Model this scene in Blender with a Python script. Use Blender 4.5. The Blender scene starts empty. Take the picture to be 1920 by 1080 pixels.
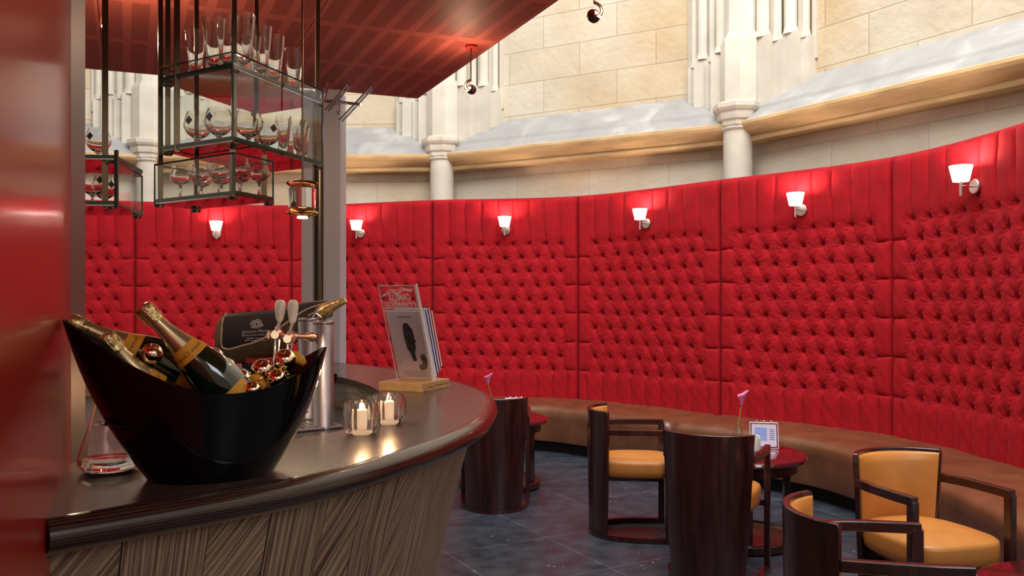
import bpy, bmesh, math, random
import numpy as np
from mathutils import Vector, Matrix
C = bpy.context.scene.collection
PI = math.pi
random.seed(5)

# ------------------------------------------------------------------ camera
F = 1550.0; H = 1.48; CX = 960.0; CY = 565.0
cam_d = bpy.data.cameras.new('camera'); cam = bpy.data.objects.new('camera', cam_d); C.objects.link(cam)
cam.location = (0, 0, H); cam.rotation_euler = (PI/2, 0, 0)
cam_d.sensor_width = 36; cam_d.lens = 36*F/1920; cam_d.shift_y = 25/1920; cam_d.clip_start = .05
bpy.context.scene.camera = cam

# ------------------------------------------------------------------ sky, daylight, exposure
vs = bpy.context.scene.view_settings
vs.view_transform = 'Standard'; vs.look = 'None'; vs.gamma = 1; vs.use_curve_mapping = False
vs.exposure = 0.0
bpy.context.scene.display_settings.display_device = 'sRGB'
w = bpy.data.worlds.new('sky'); bpy.context.scene.world = w; w.use_nodes = True
w.node_tree.nodes['Background'].inputs[0].default_value = (.86, .93, 1.0, 1)
w.node_tree.nodes['Background'].inputs[1].default_value = .75
def area_light(name, loc, target, size, power, col):
    d = bpy.data.lights.new(name, 'AREA'); d.shape = 'RECTANGLE'; d.size, d.size_y = size
    d.energy = power; d.color = col
    o = bpy.data.objects.new(name, d); C.objects.link(o); o.location = loc
    o.rotation_euler = (Vector(target)-Vector(loc)).to_track_quat('-Z', 'Y').to_euler()
    return o
# daylight falling through the glazed roof over the apse
area_light('skylight_daylight', (.4, 3.4, 8.6), (.2, 6.6, 1.0), (6.5, 6.0), 1020, (1.0, .965, .92))
# daylight from the nave side, behind and to the right of the viewer
area_light('nave_window_daylight', (3.8, -2.6, 4.6), (.8, 6.5, 1.3), (3.2, 2.6), 150, (.93, .96, 1.0))

# ------------------------------------------------------------------ pixel to place helpers
def G(x, y, z):
    D = F*(H-z)/(y-CY); return Vector(((x-CX)/F*D, D, z))
def Q(x, y, D):
    return Vector(((x-CX)/F*D, D, H-(y-CY)*D/F))

# ------------------------------------------------------------------ materials
MATS = {}
def base_mat(name):
    m = bpy.data.materials.new(name); m.use_nodes = True
    nt = m.node_tree; b = nt.nodes['Principled BSDF']
    MATS[name] = m
    return m, nt, b
def mat(name, col, rough=.5, metal=0, coat=0, noise=0, nscale=20, bump=0, emit=None, estr=0, spec=None, sheen=0, stretch=None):
    m, nt, b = base_mat(name)
    b.inputs['Base Color'].default_value = (*col, 1)
    b.inputs['Roughness'].default_value = rough
    b.inputs['Metallic'].default_value = metal
    b.inputs['Coat Weight'].default_value = coat
    if spec is not None: b.inputs['Specular IOR Level'].default_value = spec
    if coat: b.inputs['Coat Roughness'].default_value = .06
    if sheen:
        b.inputs['Sheen Weight'].default_value = sheen; b.inputs['Sheen Roughness'].default_value = .4
    if emit:
        b.inputs['Emission Color'].default_value = (*emit, 1); b.inputs['Emission Strength'].default_value = estr
    if noise or bump:
        tc = nt.nodes.new('ShaderNodeTexCoord'); n = nt.nodes.new('ShaderNodeTexNoise')
        n.inputs['Scale'].default_value = nscale; n.inputs['Detail'].default_value = 5
        if stretch:
            mp = nt.nodes.new('ShaderNodeMapping'); mp.inputs['Scale'].default_value = stretch
            nt.links.new(tc.outputs['Object'], mp.inputs[0]); nt.links.new(mp.outputs[0], n.inputs['Vector'])
        else:
            nt.links.new(tc.outputs['Object'], n.inputs['Vector'])
        if noise:
            r = nt.nodes.new('ShaderNodeMix'); r.data_type = 'RGBA'
            r.inputs['A'].default_value = (*[max(0, c*(1-noise)) for c in col], 1)
            r.inputs['B'].default_value = (*[min(1, c*(1+noise)) for c in col], 1)
            mr = nt.nodes.new('ShaderNodeMapRange'); mr.inputs[1].default_value = .3; mr.inputs[2].default_value = .7
            nt.links.new(n.outputs['Fac'], mr.inputs[0]); nt.links.new(mr.outputs[0], r.inputs['Factor'])
            nt.links.new(r.outputs['Result'], b.inputs['Base Color'])
        if bump:
            bp = nt.nodes.new('ShaderNodeBump'); bp.inputs['Strength'].default_value = bump; bp.inputs['Distance'].default_value = .01
            nt.links.new(n.outputs['Fac'], bp.inputs['Height']); nt.links.new(bp.outputs[0], b.inputs['Normal'])
    return m
def N(nt, t, **k):
    n = nt.nodes.new(t)
    for a, v in k.items(): setattr(n, a, v)
    return n
def math_n(nt, op, a, b=None):
    n = nt.nodes.new('ShaderNodeMath'); n.operation = op
    for i, v in enumerate((a, b)):
        if v is None: continue
        if isinstance(v, (int, float)): n.inputs[i].default_value = v
        else: nt.links.new(v, n.inputs[i])
    return n.outputs[0]
def ramp(nt, fac, stops):
    r = nt.nodes.new('ShaderNodeValToRGB'); e = r.color_ramp.elements
    while len(e) < len(stops): e.new(.5)
    for i, (p, c) in enumerate(stops): e[i].position = p; e[i].color = (*c, 1)
    nt.links.new(fac, r.inputs[0]); return r.outputs[0]
def bump_n(nt, h, strength, dist, b):
    bp = nt.nodes.new('ShaderNodeBump'); bp.inputs['Strength'].default_value = strength; bp.inputs['Distance'].default_value = dist
    nt.links.new(h, bp.inputs['Height']); nt.links.new(bp.outputs[0], b.inputs['Normal'])

velvet = mat('red_velvet', (.345, .0028, .0085), .85, noise=.16, nscale=9, bump=.12, sheen=.10, spec=.25)
velvet.node_tree.nodes['Principled BSDF'].inputs['Sheen Tint'].default_value = (1, .25, .3, 1)
velvet_btn = mat('red_velvet_button', (.22, .002, .008), .9)
leather_br = mat('brown_leather', (.145, .052, .022), .34, noise=.25, nscale=5, bump=.25, spec=.6)
leather_tan = mat('caramel_leather', (.47, .185, .040), .38, noise=.12, nscale=7, bump=.1)
mahog = mat('dark_mahogany', (.030, .0075, .007), .24, coat=.35, noise=.5, nscale=6, stretch=(6, 6, .8))
mahog_top = mat('red_lacquered_mahogany', (.075, .008, .010), .10, coat=1, noise=.25, nscale=4)
wenge_edge = mat('wenge_nosing_wood', (.055, .024, .016), .24, coat=.4)
steel = mat('brushed_steel', (.46, .42, .47), .36, metal=1, noise=.08, nscale=30)
steel_grey = mat('grey_painted_steel', (.50, .52, .62), .42)
steel_dark = mat('bronze_tube_metal', (.20, .16, .12), .28, metal=1)
chrome = mat('chrome', (.85, .83, .82), .06, metal=1)
copper = mat('copper_pink_metal', (.90, .55, .42), .12, metal=1)
gold = mat('gold_foil', (.66, .50, .24), .30, metal=.9, noise=.25, nscale=60, bump=.5)
gold_ch = mat('gold_chrome', (.97, .80, .60), .04, metal=1)
gold_bead = mat('gold_beads', (.95, .66, .22), .12, metal=1)
brass = mat('dark_brass_post', (.16, .105, .06), .25, metal=1)
black_ac = mat('black_gloss_acrylic', (.003, .002, .003), .08, coat=.0, spec=.42)
green_gl = mat('dark_green_bottle_glass', (.006, .018, .008), .04, coat=1)
yellow = mat('yellow_orange_label', (.85, .40, .03), .5, noise=.05)
label_ink = mat('label_ink', (.12, .05, .02), .6)
label_red = mat('dark_red_seal', (.14, .01, .02), .5)
white_cer = mat('white_ceramic', (.95, .90, .87), .2, coat=.4)
wax = mat('white_candle_wax', (.9, .85, .78), .5, emit=(1, .62, .36), estr=.55)
flame = mat('flame', (1, .8, .4), .5, emit=(1, .62, .25), estr=30)
white_ink = mat('white_lettering', (.9, .86, .88), .5)
grey_ink = mat('pale_grey_print', (.55, .52, .55), .6)
cover_cl = mat('black_cotton_cover', (.022, .017, .024), .8, noise=.2)
cover_trim = mat('beige_piping', (.52, .44, .34), .7)
cover_side = mat('olive_brown_cover_side', (.14, .095, .045), .6, noise=.3)
black_pl = mat('black_plastic', (.01, .01, .01), .35)
red_pl = mat('red_plastic', (.45, .01, .012), .3)
oak = mat('light_oak_block', (.50, .29, .13), .45, noise=.18, nscale=5, stretch=(2, 14, 14))
paper_w = mat('white_paper', (.80, .80, .82), .6)
paper_b = mat('navy_blue_print', (.02, .06, .28), .5)
paper_r = mat('red_print', (.55, .02, .02), .5)
paper_bl = mat('light_blue_print', (.35, .5, .8), .5)
page_m = mat('grey_advert_page', (.86, .80, .84), .5)
watch_m = mat('dark_watch_print', (.035, .03, .035), .4)
watch_f = mat('mid_grey_watch_print', (.12, .11, .11), .4)
petal = mat('pink_calla_petal', (.62, .16, .34), .5)
stem_m = mat('green_stem', (.20, .30, .05), .5)
shade_m = mat('lit_lamp_shade', (.95, .88, .78), .6, emit=(1, .84, .66), estr=2.0)
bulb_m = mat('glowing_halogen_bulb', (1, .9, .7), .5, emit=(1, .72, .40), estr=30)
stone_pier = mat('pale_dressed_stone', (.60, .555, .47), .9, noise=.12, nscale=3, bump=.35)
stone_corn = mat('cornice_stone_warm_light_tint', (.56, .385, .19), .85, noise=.22, nscale=3, bump=.3, stretch=(1, 1, 6))  # ochre tint paints the warm sconce and bounce light into the stone colour
black_in = mat('black_shadow_gap', (.004, .004, .005), .8)
dark_amber = mat('dark_glass_sticker', (.07, .035, .02), .4)
wood_strip = mat('pale_plywood', (.50, .36, .18), .5, noise=.15, nscale=8)
smoke_panel = mat('smoked_steel_panel', (.42, .40, .38), .25, metal=.1, noise=.3, nscale=14, stretch=(.4, .4, 5))
spill = mat('clear_liquid', (1, 1, 1), .0)

def glass_thin(name, tint, fmul=1.0):
    m = bpy.data.materials.new(name); m.use_nodes = True; nt = m.node_tree; nt.nodes.clear()
    out = N(nt, 'ShaderNodeOutputMaterial'); mx = N(nt, 'ShaderNodeMixShader')
    t = N(nt, 'ShaderNodeBsdfTransparent'); t.inputs[0].default_value = (*tint, 1)
    g = N(nt, 'ShaderNodeBsdfGlossy'); g.inputs['Roughness'].default_value = .02; g.inputs[0].default_value = (1, 1, 1, 1)
    f = N(nt, 'ShaderNodeFresnel'); ge = N(nt, 'ShaderNodeNewGeometry')
    ior = math_n(nt, 'ADD', 1.5, math_n(nt, 'MULTIPLY', ge.outputs['Backfacing'], 1/1.5-1.5)); nt.links.new(ior, f.inputs[0])
    k = math_n(nt, 'MULTIPLY', f.outputs[0], fmul)
    nt.links.new(k, mx.inputs[0]); nt.links.new(t.outputs[0], mx.inputs[1]); nt.links.new(g.outputs[0], mx.inputs[2])
    nt.links.new(mx.outputs[0], out.inputs[0]); return m
pane = glass_thin('clear_glass_pane', (.93, .96, .94), 1.0)
pane_edge = mat('green_glass_edge', (.02, .07, .045), .12, coat=.5)
glass_soft = glass_thin('thin_clear_glass', (.97, .965, .96), 1.3)
def glass_real(name, col, ior=1.48, rough=0.0):
    m = bpy.data.materials.new(name); m.use_nodes = True; nt = m.node_tree; nt.nodes.clear()
    out = N(nt, 'ShaderNodeOutputMaterial'); g = N(nt, 'ShaderNodeBsdfGlass')
    g.inputs[0].default_value = (*col, 1); g.inputs['IOR'].default_value = ior; g.inputs['Roughness'].default_value = rough
    nt.links.new(g.outputs[0], out.inputs[0]); return m
glass = glass_real('clear_drinking_glass', (.97, .96, .95))
acrylic = glass_thin('clear_acrylic', (.95, .93, .97), 1.6)
acrylic_edge = mat('frosted_acrylic_edge', (.75, .72, .80), .3)
mirror_under = mat('mirrored_shelf_underside', (.55, .50, .50), .03, metal=1)

# stone block wall
def stone_wall_mat(name, c1, c2, mortar):
    m, nt, b = base_mat(name)
    tc = N(nt, 'ShaderNodeTexCoord'); br = N(nt, 'ShaderNodeTexBrick')
    br.inputs['Color1'].default_value = (*c1, 1); br.inputs['Color2'].default_value = (*c2, 1)
    br.inputs['Mortar'].default_value = (*mortar, 1)
    br.inputs['Scale'].default_value = 1; br.inputs['Mortar Size'].default_value = .006
    br.inputs['Mortar Smooth'].default_value = .6
    br.inputs['Brick Width'].default_value = .88; br.inputs['Row Height'].default_value = .36
    nz = N(nt, 'ShaderNodeTexNoise'); nz.inputs['Scale'].default_value = 2.2; nz.inputs['Detail'].default_value = 8
    nt.links.new(tc.outputs['UV'], br.inputs['Vector']); nt.links.new(tc.outputs['UV'], nz.inputs['Vector'])
    mx = N(nt, 'ShaderNodeMix', data_type='RGBA', blend_type='OVERLAY'); mx.inputs['Factor'].default_value = .35
    nt.links.new(br.outputs['Color'], mx.inputs['A'])
    nt.links.new(ramp(nt, nz.outputs['Fac'], [(.3, (.36, .35, .34)), (.7, (.66, .65, .62))]), mx.inputs['B'])
    # warm mineral stains with a shape of their own
    sn_ = N(nt, 'ShaderNodeTexNoise'); sn_.inputs['Scale'].default_value = .55; sn_.inputs['Detail'].default_value = 7; sn_.inputs['Distortion'].default_value = .8
    nt.links.new(tc.outputs['Object'], sn_.inputs['Vector'])
    st_ = N(nt, 'ShaderNodeMix', data_type='RGBA', blend_type='MULTIPLY'); nt.links.new(mx.outputs['Result'], st_.inputs['A'])
    st_.inputs['B'].default_value = (.90, .74, .54, 1)
    nt.links.new(ramp(nt, sn_.outputs['Fac'], [(.46, (0, 0, 0)), (.68, (.8, .8, .8))]), st_.inputs['Factor'])
    nt.links.new(st_.outputs['Result'], b.inputs['Base Color']); b.inputs['Roughness'].default_value = .9
    n2 = N(nt, 'ShaderNodeTexNoise'); n2.inputs['Scale'].default_value = 14; n2.inputs['Detail'].default_value = 6
    nt.links.new(tc.outputs['UV'], n2.inputs['Vector'])
    h = math_n(nt, 'SUBTRACT', n2.outputs['Fac'], math_n(nt, 'MULTIPLY', br.outputs['Fac'], 1.2))
    bump_n(nt, h, .45, .02, b)
    return m
stone_up = stone_wall_mat('cream_ashlar_wall', (.63, .57, .46), (.57, .50, .38), (.47, .40, .30))
stone_lo = stone_wall_mat('grey_beige_ashlar_wall', (.66, .59, .49), (.61, .54, .44), (.54, .49, .41))
def sill_mat():
    m, nt, b = base_mat('weathered_grey_sill_stone')
    tc = N(nt, 'ShaderNodeTexCoord'); nz = N(nt, 'ShaderNodeTexNoise'); nz.inputs['Scale'].default_value = 2.6
    nz.inputs['Detail'].default_value = 9; nz.inputs['Distortion'].default_value = .9
    nt.links.new(tc.outputs['Object'], nz.inputs['Vector'])
    nt.links.new(ramp(nt, nz.outputs['Fac'], [(.32, (.29, .285, .28)), (.55, (.345, .34, .33)), (.70, (.46, .445, .42))]), b.inputs['Base Color'])
    b.inputs['Roughness'].default_value = .8; bump_n(nt, nz.outputs['Fac'], .4, .02, b); return m
stone_sill = sill_mat()

def floor_mat():
    m, nt, b = base_mat('dark_slate_floor_tiles')
    tc = N(nt, 'ShaderNodeTexCoord'); mp = N(nt, 'ShaderNodeMapping')
    mp.inputs['Rotation'].default_value = (0, 0, -math.radians(29)); mp.inputs['Location'].default_value = (.02, .33, 0)
    br = N(nt, 'ShaderNodeTexBrick'); br.offset = 0
    br.inputs['Scale'].default_value = 1; br.inputs['Mortar Size'].default_value = .0028; br.inputs['Mortar Smooth'].default_value = .2
    br.inputs['Brick Width'].default_value = .68; br.inputs['Row Height'].default_value = .68
    br.inputs['Color1'].default_value = (.026, .033, .046, 1); br.inputs['Color2'].default_value = (.036, .041, .055, 1)
    br.inputs['Mortar'].default_value = (.12, .12, .13, 1)
    nt.links.new(tc.outputs['Object'], mp.inputs[0]); nt.links.new(mp.outputs[0], br.inputs['Vector'])
    nz = N(nt, 'ShaderNodeTexNoise'); nz.inputs['Scale'].default_value = 7; nz.inputs['Detail'].default_value = 8
    nt.links.new(tc.outputs['Object'], nz.inputs['Vector'])
    mx = N(nt, 'ShaderNodeMix', data_type='RGBA', blend_type='OVERLAY'); mx.inputs['Factor'].default_value = .75
    nt.links.new(br.outputs['Color'], mx.inputs['A'])
    nt.links.new(ramp(nt, nz.outputs['Fac'], [(.35, (.34, .34, .36)), (.65, (.66, .64, .64))]), mx.inputs['B'])
    vo = N(nt, 'ShaderNodeTexVoronoi'); vo.inputs['Scale'].default_value = 16
    nt.links.new(tc.outputs['Object'], vo.inputs['Vector'])
    n3 = N(nt, 'ShaderNodeTexNoise'); n3.inputs['Scale'].default_value = 3
    nt.links.new(tc.outputs['Object'], n3.inputs['Vector'])
    sp = math_n(nt, 'LESS_THAN', vo.outputs['Distance'], math_n(nt, 'MULTIPLY', math_n(nt, 'SUBTRACT', n3.outputs['Fac'], .42), .55))
    m2 = N(nt, 'ShaderNodeMix', data_type='RGBA'); m2.inputs['B'].default_value = (.35, .36, .38, 1)
    nt.links.new(math_n(nt, 'MULTIPLY', sp, .55), m2.inputs['Factor']); nt.links.new(mx.outputs['Result'], m2.inputs['A'])
    nt.links.new(m2.outputs['Result'], b.inputs['Base Color'])
    b.inputs['Roughness'].default_value = .36
    nt.links.new(ramp(nt, nz.outputs['Fac'], [(.3, (.30,)*3), (.7, (.50,)*3)]), b.inputs['Roughness'])
    return m
floor_m = floor_mat()

def worktop_mat():
    m, nt, b = base_mat('dark_stained_bar_top')
    tc = N(nt, 'ShaderNodeTexCoord'); mp = N(nt, 'ShaderNodeMapping'); mp.inputs['Scale'].default_value = (60, 6, 1)
    mp.inputs['Rotation'].default_value = (0, 0, .5)
    nz = N(nt, 'ShaderNodeTexNoise'); nz.inputs['Scale'].default_value = 1.2; nz.inputs['Detail'].default_value = 6
    nt.links.new(tc.outputs['Object'], mp.inputs[0]); nt.links.new(mp.outputs[0], nz.inputs['Vector'])
    nt.links.new(ramp(nt, nz.outputs['Fac'], [(.3, (.048, .031, .029)), (.7, (.095, .062, .056))]), b.inputs['Base Color'])
    b.inputs['Roughness'].default_value = .30; b.inputs['Coat Weight'].default_value = .25; b.inputs['Coat Roughness'].default_value = .12
    bump_n(nt, nz.outputs['Fac'], .06, .003, b); return m
worktop_m = worktop_mat()

def grain_edge(m, col1, col2):
    nt = m.node_tree; b = nt.nodes['Principled BSDF']
    tc = N(nt, 'ShaderNodeTexCoord'); mp = N(nt, 'ShaderNodeMapping'); mp.inputs['Scale'].default_value = (1.2, 16, 1)
    wv = N(nt, 'ShaderNodeTexWave', bands_direction='Y'); wv.inputs['Scale'].default_value = 3.0; wv.inputs['Distortion'].default_value = 5
    wv.inputs['Detail'].default_value = 3; wv.inputs['Detail Scale'].default_value = 1.2
    nt.links.new(tc.outputs['UV'], mp.inputs[0]); nt.links.new(mp.outputs[0], wv.inputs['Vector'])
    nt.links.new(ramp(nt, wv.outputs['Fac'], [(.2, col1), (.8, col2)]), b.inputs['Base Color'])
grain_edge(wenge_edge, (.014, .007, .006), (.060, .028, .020))

def zebrano_mat():
    m, nt, b = base_mat('zebrano_veneer_in_alternating_grain')
    uv = N(nt, 'ShaderNodeTexCoord'); sx = N(nt, 'ShaderNodeSeparateXYZ'); nt.links.new(uv.outputs['UV'], sx.inputs[0])
    u, v = sx.outputs[0], sx.outputs[1]
    P_ = .30
    fu = math_n(nt, 'DIVIDE', u, P_)
    fr = math_n(nt, 'FRACT', fu); cell = math_n(nt, 'FLOOR', fu)
    diag = math_n(nt, 'LESS_THAN', fr, .46)
    # vertical grain coordinate = u ; diagonal grain = u*cos+v*sin
    dg = math_n(nt, 'SUBTRACT', math_n(nt, 'MULTIPLY', u, .80), math_n(nt, 'MULTIPLY', v, .60))
    cc = N(nt, 'ShaderNodeMix', data_type='FLOAT')
    nt.links.new(diag, cc.inputs[0]); nt.links.new(u, cc.inputs[2]); nt.links.new(dg, cc.inputs[3])
    al = math_n(nt, 'ADD', math_n(nt, 'MULTIPLY', u, .60), math_n(nt, 'MULTIPLY', v, .80))
    ca = N(nt, 'ShaderNodeMix', data_type='FLOAT')
    nt.links.new(diag, ca.inputs[0]); nt.links.new(v, ca.inputs[2]); nt.links.new(al, ca.inputs[3])
    cb = N(nt, 'ShaderNodeCombineXYZ')
    nt.links.new(math_n(nt, 'MULTIPLY', cc.outputs[0], 170), cb.inputs[0])
    nt.links.new(math_n(nt, 'MULTIPLY', ca.outputs[0], 3.0), cb.inputs[1])
    nt.links.new(math_n(nt, 'MULTIPLY', cell, 7.3), cb.inputs[2])
    nz = N(nt, 'ShaderNodeTexNoise'); nz.inputs['Scale'].default_value = 1; nz.inputs['Detail'].default_value = 2.5; nz.inputs['Roughness'].default_value = .6
    nt.links.new(cb.outputs[0], nz.inputs['Vector'])
    c = ramp(nt, nz.outputs['Fac'], [(.34, (.075, .047, .033)), (.50, (.25, .17, .115)), (.64, (.42, .31, .21))])
    seam = math_n(nt, 'LESS_THAN', math_n(nt, 'MINIMUM', fr, math_n(nt, 'ABSOLUTE', math_n(nt, 'SUBTRACT', fr, .46))), .006)
    mx = N(nt, 'ShaderNodeMix', data_type='RGBA'); mx.inputs['B'].default_value = (.02, .013, .01, 1)
    nt.links.new(seam, mx.inputs['Factor']); nt.links.new(c, mx.inputs['A'])
    nt.links.new(mx.outputs['Result'], b.inputs['Base Color']); b.inputs['Roughness'].default_value = .38
    return m
zebrano = zebrano_mat()

def lacquer_mat():
    m, nt, b = base_mat('satin_red_metal_panel')
    b.inputs['Base Color'].default_value = (.55, .020, .010, 1); b.inputs['Metallic'].default_value = .45; b.inputs['Coat Weight'].default_value = .30; b.inputs['Coat Roughness'].default_value = .12
    b.inputs['Roughness'].default_value = .30; b.inputs['Anisotropic'].default_value = .0
    tc = N(nt, 'ShaderNodeTexCoord'); mp = N(nt, 'ShaderNodeMapping'); mp.inputs['Scale'].default_value = (1, 1, 90)
    nz = N(nt, 'ShaderNodeTexNoise'); nz.inputs['Scale'].default_value = .8; nz.inputs['Detail'].default_value = 3
    nt.links.new(tc.outputs['Object'], mp.inputs[0]); nt.links.new(mp.outputs[0], nz.inputs['Vector'])
    bump_n(nt, nz.outputs['Fac'], .05, .004, b)
    return m
lacquer = lacquer_mat()

def ceiling_mat():
    m, nt, b = base_mat('red_slotted_acoustic_panel')
    uv = N(nt, 'ShaderNodeTexCoord'); sx = N(nt, 'ShaderNodeSeparateXYZ'); nt.links.new(uv.outputs['UV'], sx.inputs[0])
    u, v = sx.outputs[0], sx.outputs[1]     # u along the strips' width, v along the strips
    fu = math_n(nt, 'FRACT', math_n(nt, 'DIVIDE', u, .112))
    strip = math_n(nt, 'LESS_THAN', math_n(nt, 'ABSOLUTE', math_n(nt, 'SUBTRACT', fu, .5)), .33)
    fv = math_n(nt, 'FRACT', math_n(nt, 'DIVIDE', v, .0175))
    slot = math_n(nt, 'LESS_THAN', fv, .42)
    fb = math_n(nt, 'FRACT', math_n(nt, 'DIVIDE', v, .62))
    blank = math_n(nt, 'LESS_THAN', math_n(nt, 'ABSOLUTE', math_n(nt, 'SUBTRACT', fb, .5)), .452)
    a = math_n(nt, 'MULTIPLY', math_n(nt, 'MULTIPLY', strip, slot), blank)
    fj = math_n(nt, 'FRACT', math_n(nt, 'DIVIDE', u, .112*8))
    j1 = math_n(nt, 'LESS_THAN', fj, .006)
    fk = math_n(nt, 'FRACT', math_n(nt, 'DIVIDE', v, 2.48))
    j2 = math_n(nt, 'LESS_THAN', fk, .002)
    a2 = math_n(nt, 'MAXIMUM', a, math_n(nt, 'MAXIMUM', j1, j2))
    mx = N(nt, 'ShaderNodeMix', data_type='RGBA'); mx.inputs['A'].default_value = (.50, .115, .085, 1)
    mx.inputs['B'].default_value = (.12, .014, .010, 1)
    nt.links.new(a2, mx.inputs['Factor']); nt.links.new(mx.outputs['Result'], b.inputs['Base Color'])
    b.inputs['Roughness'].default_value = .58
    bump_n(nt, math_n(nt, 'SUBTRACT', 1.0, a2), .5, .003, b)
    return m
ceiling_m = ceiling_mat()

# ------------------------------------------------------------------ mesh helpers
class MB:
    def __init__(s): s.v = []; s.f = []; s.uv = []
    def add(s, vs_, fs, uvs=None):
        o = len(s.v); s.v += [Vector(p) for p in vs_]; s.f += [tuple(i+o for i in f) for f in fs]
        if uvs is not None:
            while len(s.uv) < o: s.uv.append((0, 0))
            s.uv += list(uvs)
        return s
    def box(s, c, d, rot=None):
        h = [x/2 for x in d]; c = Vector(c)
        vs_ = [Vector((x, y, z)) for x in (-h[0], h[0]) for y in (-h[1], h[1]) for z in (-h[2], h[2])]
        if rot is not None:
            R = rot if isinstance(rot, Matrix) else Matrix.Rotation(rot, 3, 'Z')
            vs_ = [R @ p for p in vs_]
        s.add([p+c for p in vs_], [(0, 1, 3, 2), (4, 6, 7, 5), (0, 4, 5, 1), (2, 3, 7, 6), (0, 2, 6, 4), (1, 5, 7, 3)])
        return s
    def tube(s, path, r, n=10, closed=False, flat=None):
        P_ = [Vector(p) for p in path]; rs = r if isinstance(r, (list, tuple)) else [r]*len(P_)
        rings = []; m = len(P_)
        up = None
        for i, p in enumerate(P_):
            if closed: t = (P_[(i+1) % m]-P_[i-1])
            else: t = P_[min(i+1, m-1)]-P_[max(i-1, 0)]
            if t.length < 1e-9: t = Vector((0, 0, 1))
            t.normalize()
            if up is None: up = Vector((0, 0, 1)) if abs(t.z) < .95 else Vector((1, 0, 0))
            a = up - t*up.dot(t)
            if a.length < 1e-5: a = Vector((1, 0, 0)) - t*t.x
            a.normalize(); up = a; bb = t.cross(a)
            k = flat if flat else 1
            rings.append([p+(a*math.cos(q)*rs[i]*k+bb*math.sin(q)*rs[i]) for q in [2*PI*j/n for j in range(n)]])
        vs_ = [q for rg in rings for q in rg]; fs = []
        for i in range(m if closed else m-1):
            for j in range(n):
                a, b_ = i*n+j, i*n+(j+1) % n; c, d = ((i+1) % m)*n+(j+1) % n, ((i+1) % m)*n+j
                fs.append((a, b_, c, d))
        if not closed: fs += [tuple(range(n))[::-1], tuple((m-1)*n+j for j in range(n))]
        return s.add(vs_, fs)
    def lathe(s, prof, n=24, c=(0, 0, 0), M=None, rib=None):
        c = Vector(c); vs_ = []; fs = []; m = len(prof)
        for i, (r, z) in enumerate(prof):
            for j in range(n):
                q = 2*PI*j/n; rr = r*(1+(rib(j, i) if rib else 0))
                p = Vector((rr*math.cos(q), rr*math.sin(q), z))
                if M: p = M @ p
                vs_.append(p+c)
        for i in range(m-1):
            for j in range(n):
                fs.append((i*n+j, i*n+(j+1) % n, (i+1)*n+(j+1) % n, (i+1)*n+j))
        if prof[0][0] > 1e-6: fs.append(tuple(range(n))[::-1])
        if prof[-1][0] > 1e-6: fs.append(tuple((m-1)*n+j for j in range(n)))
        return s.add(vs_, fs)
    def prism(s, poly, z0, z1):
        n = len(poly)
        vs_ = [Vector((p[0], p[1], z0)) for p in poly]+[Vector((p[0], p[1], z1)) for p in poly]
        fs = [tuple(range(n))[::-1], tuple(range(n, 2*n))]+[(i, (i+1) % n, n+(i+1) % n, n+i) for i in range(n)]
        return s.add(vs_, fs)
    def slab(s, quad, th):
        q = [Vector(p) for p in quad]; nrm = (q[1]-q[0]).cross(q[3]-q[0]).normalized()*th
        return s.add(q+[p+nrm for p in q], [(3, 2, 1, 0), (4, 5, 6, 7), (0, 1, 5, 4), (1, 2, 6, 5), (2, 3, 7, 6), (3, 0, 4, 7)])
    def grid(s, rows, closed_u=False, uvs=None):
        nr = len(rows); nc = len(rows[0]); vs_ = [p for r in rows for p in r]; fs = []
        for i in range(nr-1):
            for j in range(nc if closed_u else nc-1):
                fs.append((i*nc+j, i*nc+(j+1) % nc, (i+1)*nc+(j+1) % nc, (i+1)*nc+j))
        return s.add(vs_, fs, uvs)

def obj(name, mb, m, parent=None, smooth=True, bevel=0, label=None, angle=40, sub=0, world=False, recalc=True):
    me = bpy.data.meshes.new(name)
    vs_ = mb.v
    if world and parent is not None:
        base = Vector(parent.location)
        if parent.parent is not None: base = base+Vector(parent.parent.location)
        vs_ = [p-base for p in vs_]
    me.from_pydata([tuple(p) for p in vs_], [], mb.f)
    if mb.uv:
        lay = me.uv_layers.new(name='UVMap')
        idx = np.empty(len(me.loops), dtype=np.int32); me.loops.foreach_get('vertex_index', idx)
        uvs = np.array(mb.uv+[(0, 0)]*(len(mb.v)-len(mb.uv)), dtype=np.float32)
        lay.data.foreach_set('uv', uvs[idx].ravel())
    if recalc:
        bm = bmesh.new(); bm.from_mesh(me); bmesh.ops.remove_doubles(bm, verts=bm.verts, dist=1e-6)
        bmesh.ops.recalc_face_normals(bm, faces=bm.faces); bm.to_mesh(me); bm.free()
    me.materials.append(m)
    o = bpy.data.objects.new(name, me); C.objects.link(o)
    if bevel:
        md = o.modifiers.new('bevel', 'BEVEL'); md.width = bevel; md.segments = 2; md.limit_method = 'ANGLE'; md.angle_limit = math.radians(35)
    if sub:
        md = o.modifiers.new('sub', 'SUBSURF'); md.levels = sub; md.render_levels = sub
    if smooth:
        for p in me.polygons: p.use_smooth = True
        try: me.set_sharp_from_angle(angle=math.radians(angle))
        except Exception: pass
    if parent is not None: o.parent = parent
    if label: o['label'] = label
    return o
def thing(name, label, cat, loc=(0, 0, 0), rz=0, group=None):
    o = bpy.data.objects.new(name, None); C.objects.link(o); o.empty_display_size = .1
    o.location = loc; o.rotation_euler = (0, 0, rz); o['label'] = label; o['category'] = cat
    if group: o['group'] = group
    return o
def tag(o, label, cat, group=None, kind=None):
    if label: o['label'] = label
    if cat: o['category'] = cat
    if group: o['group'] = group
    if kind: o['kind'] = kind
    return o
def struct(o): o['kind'] = 'structure'; return o
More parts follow.
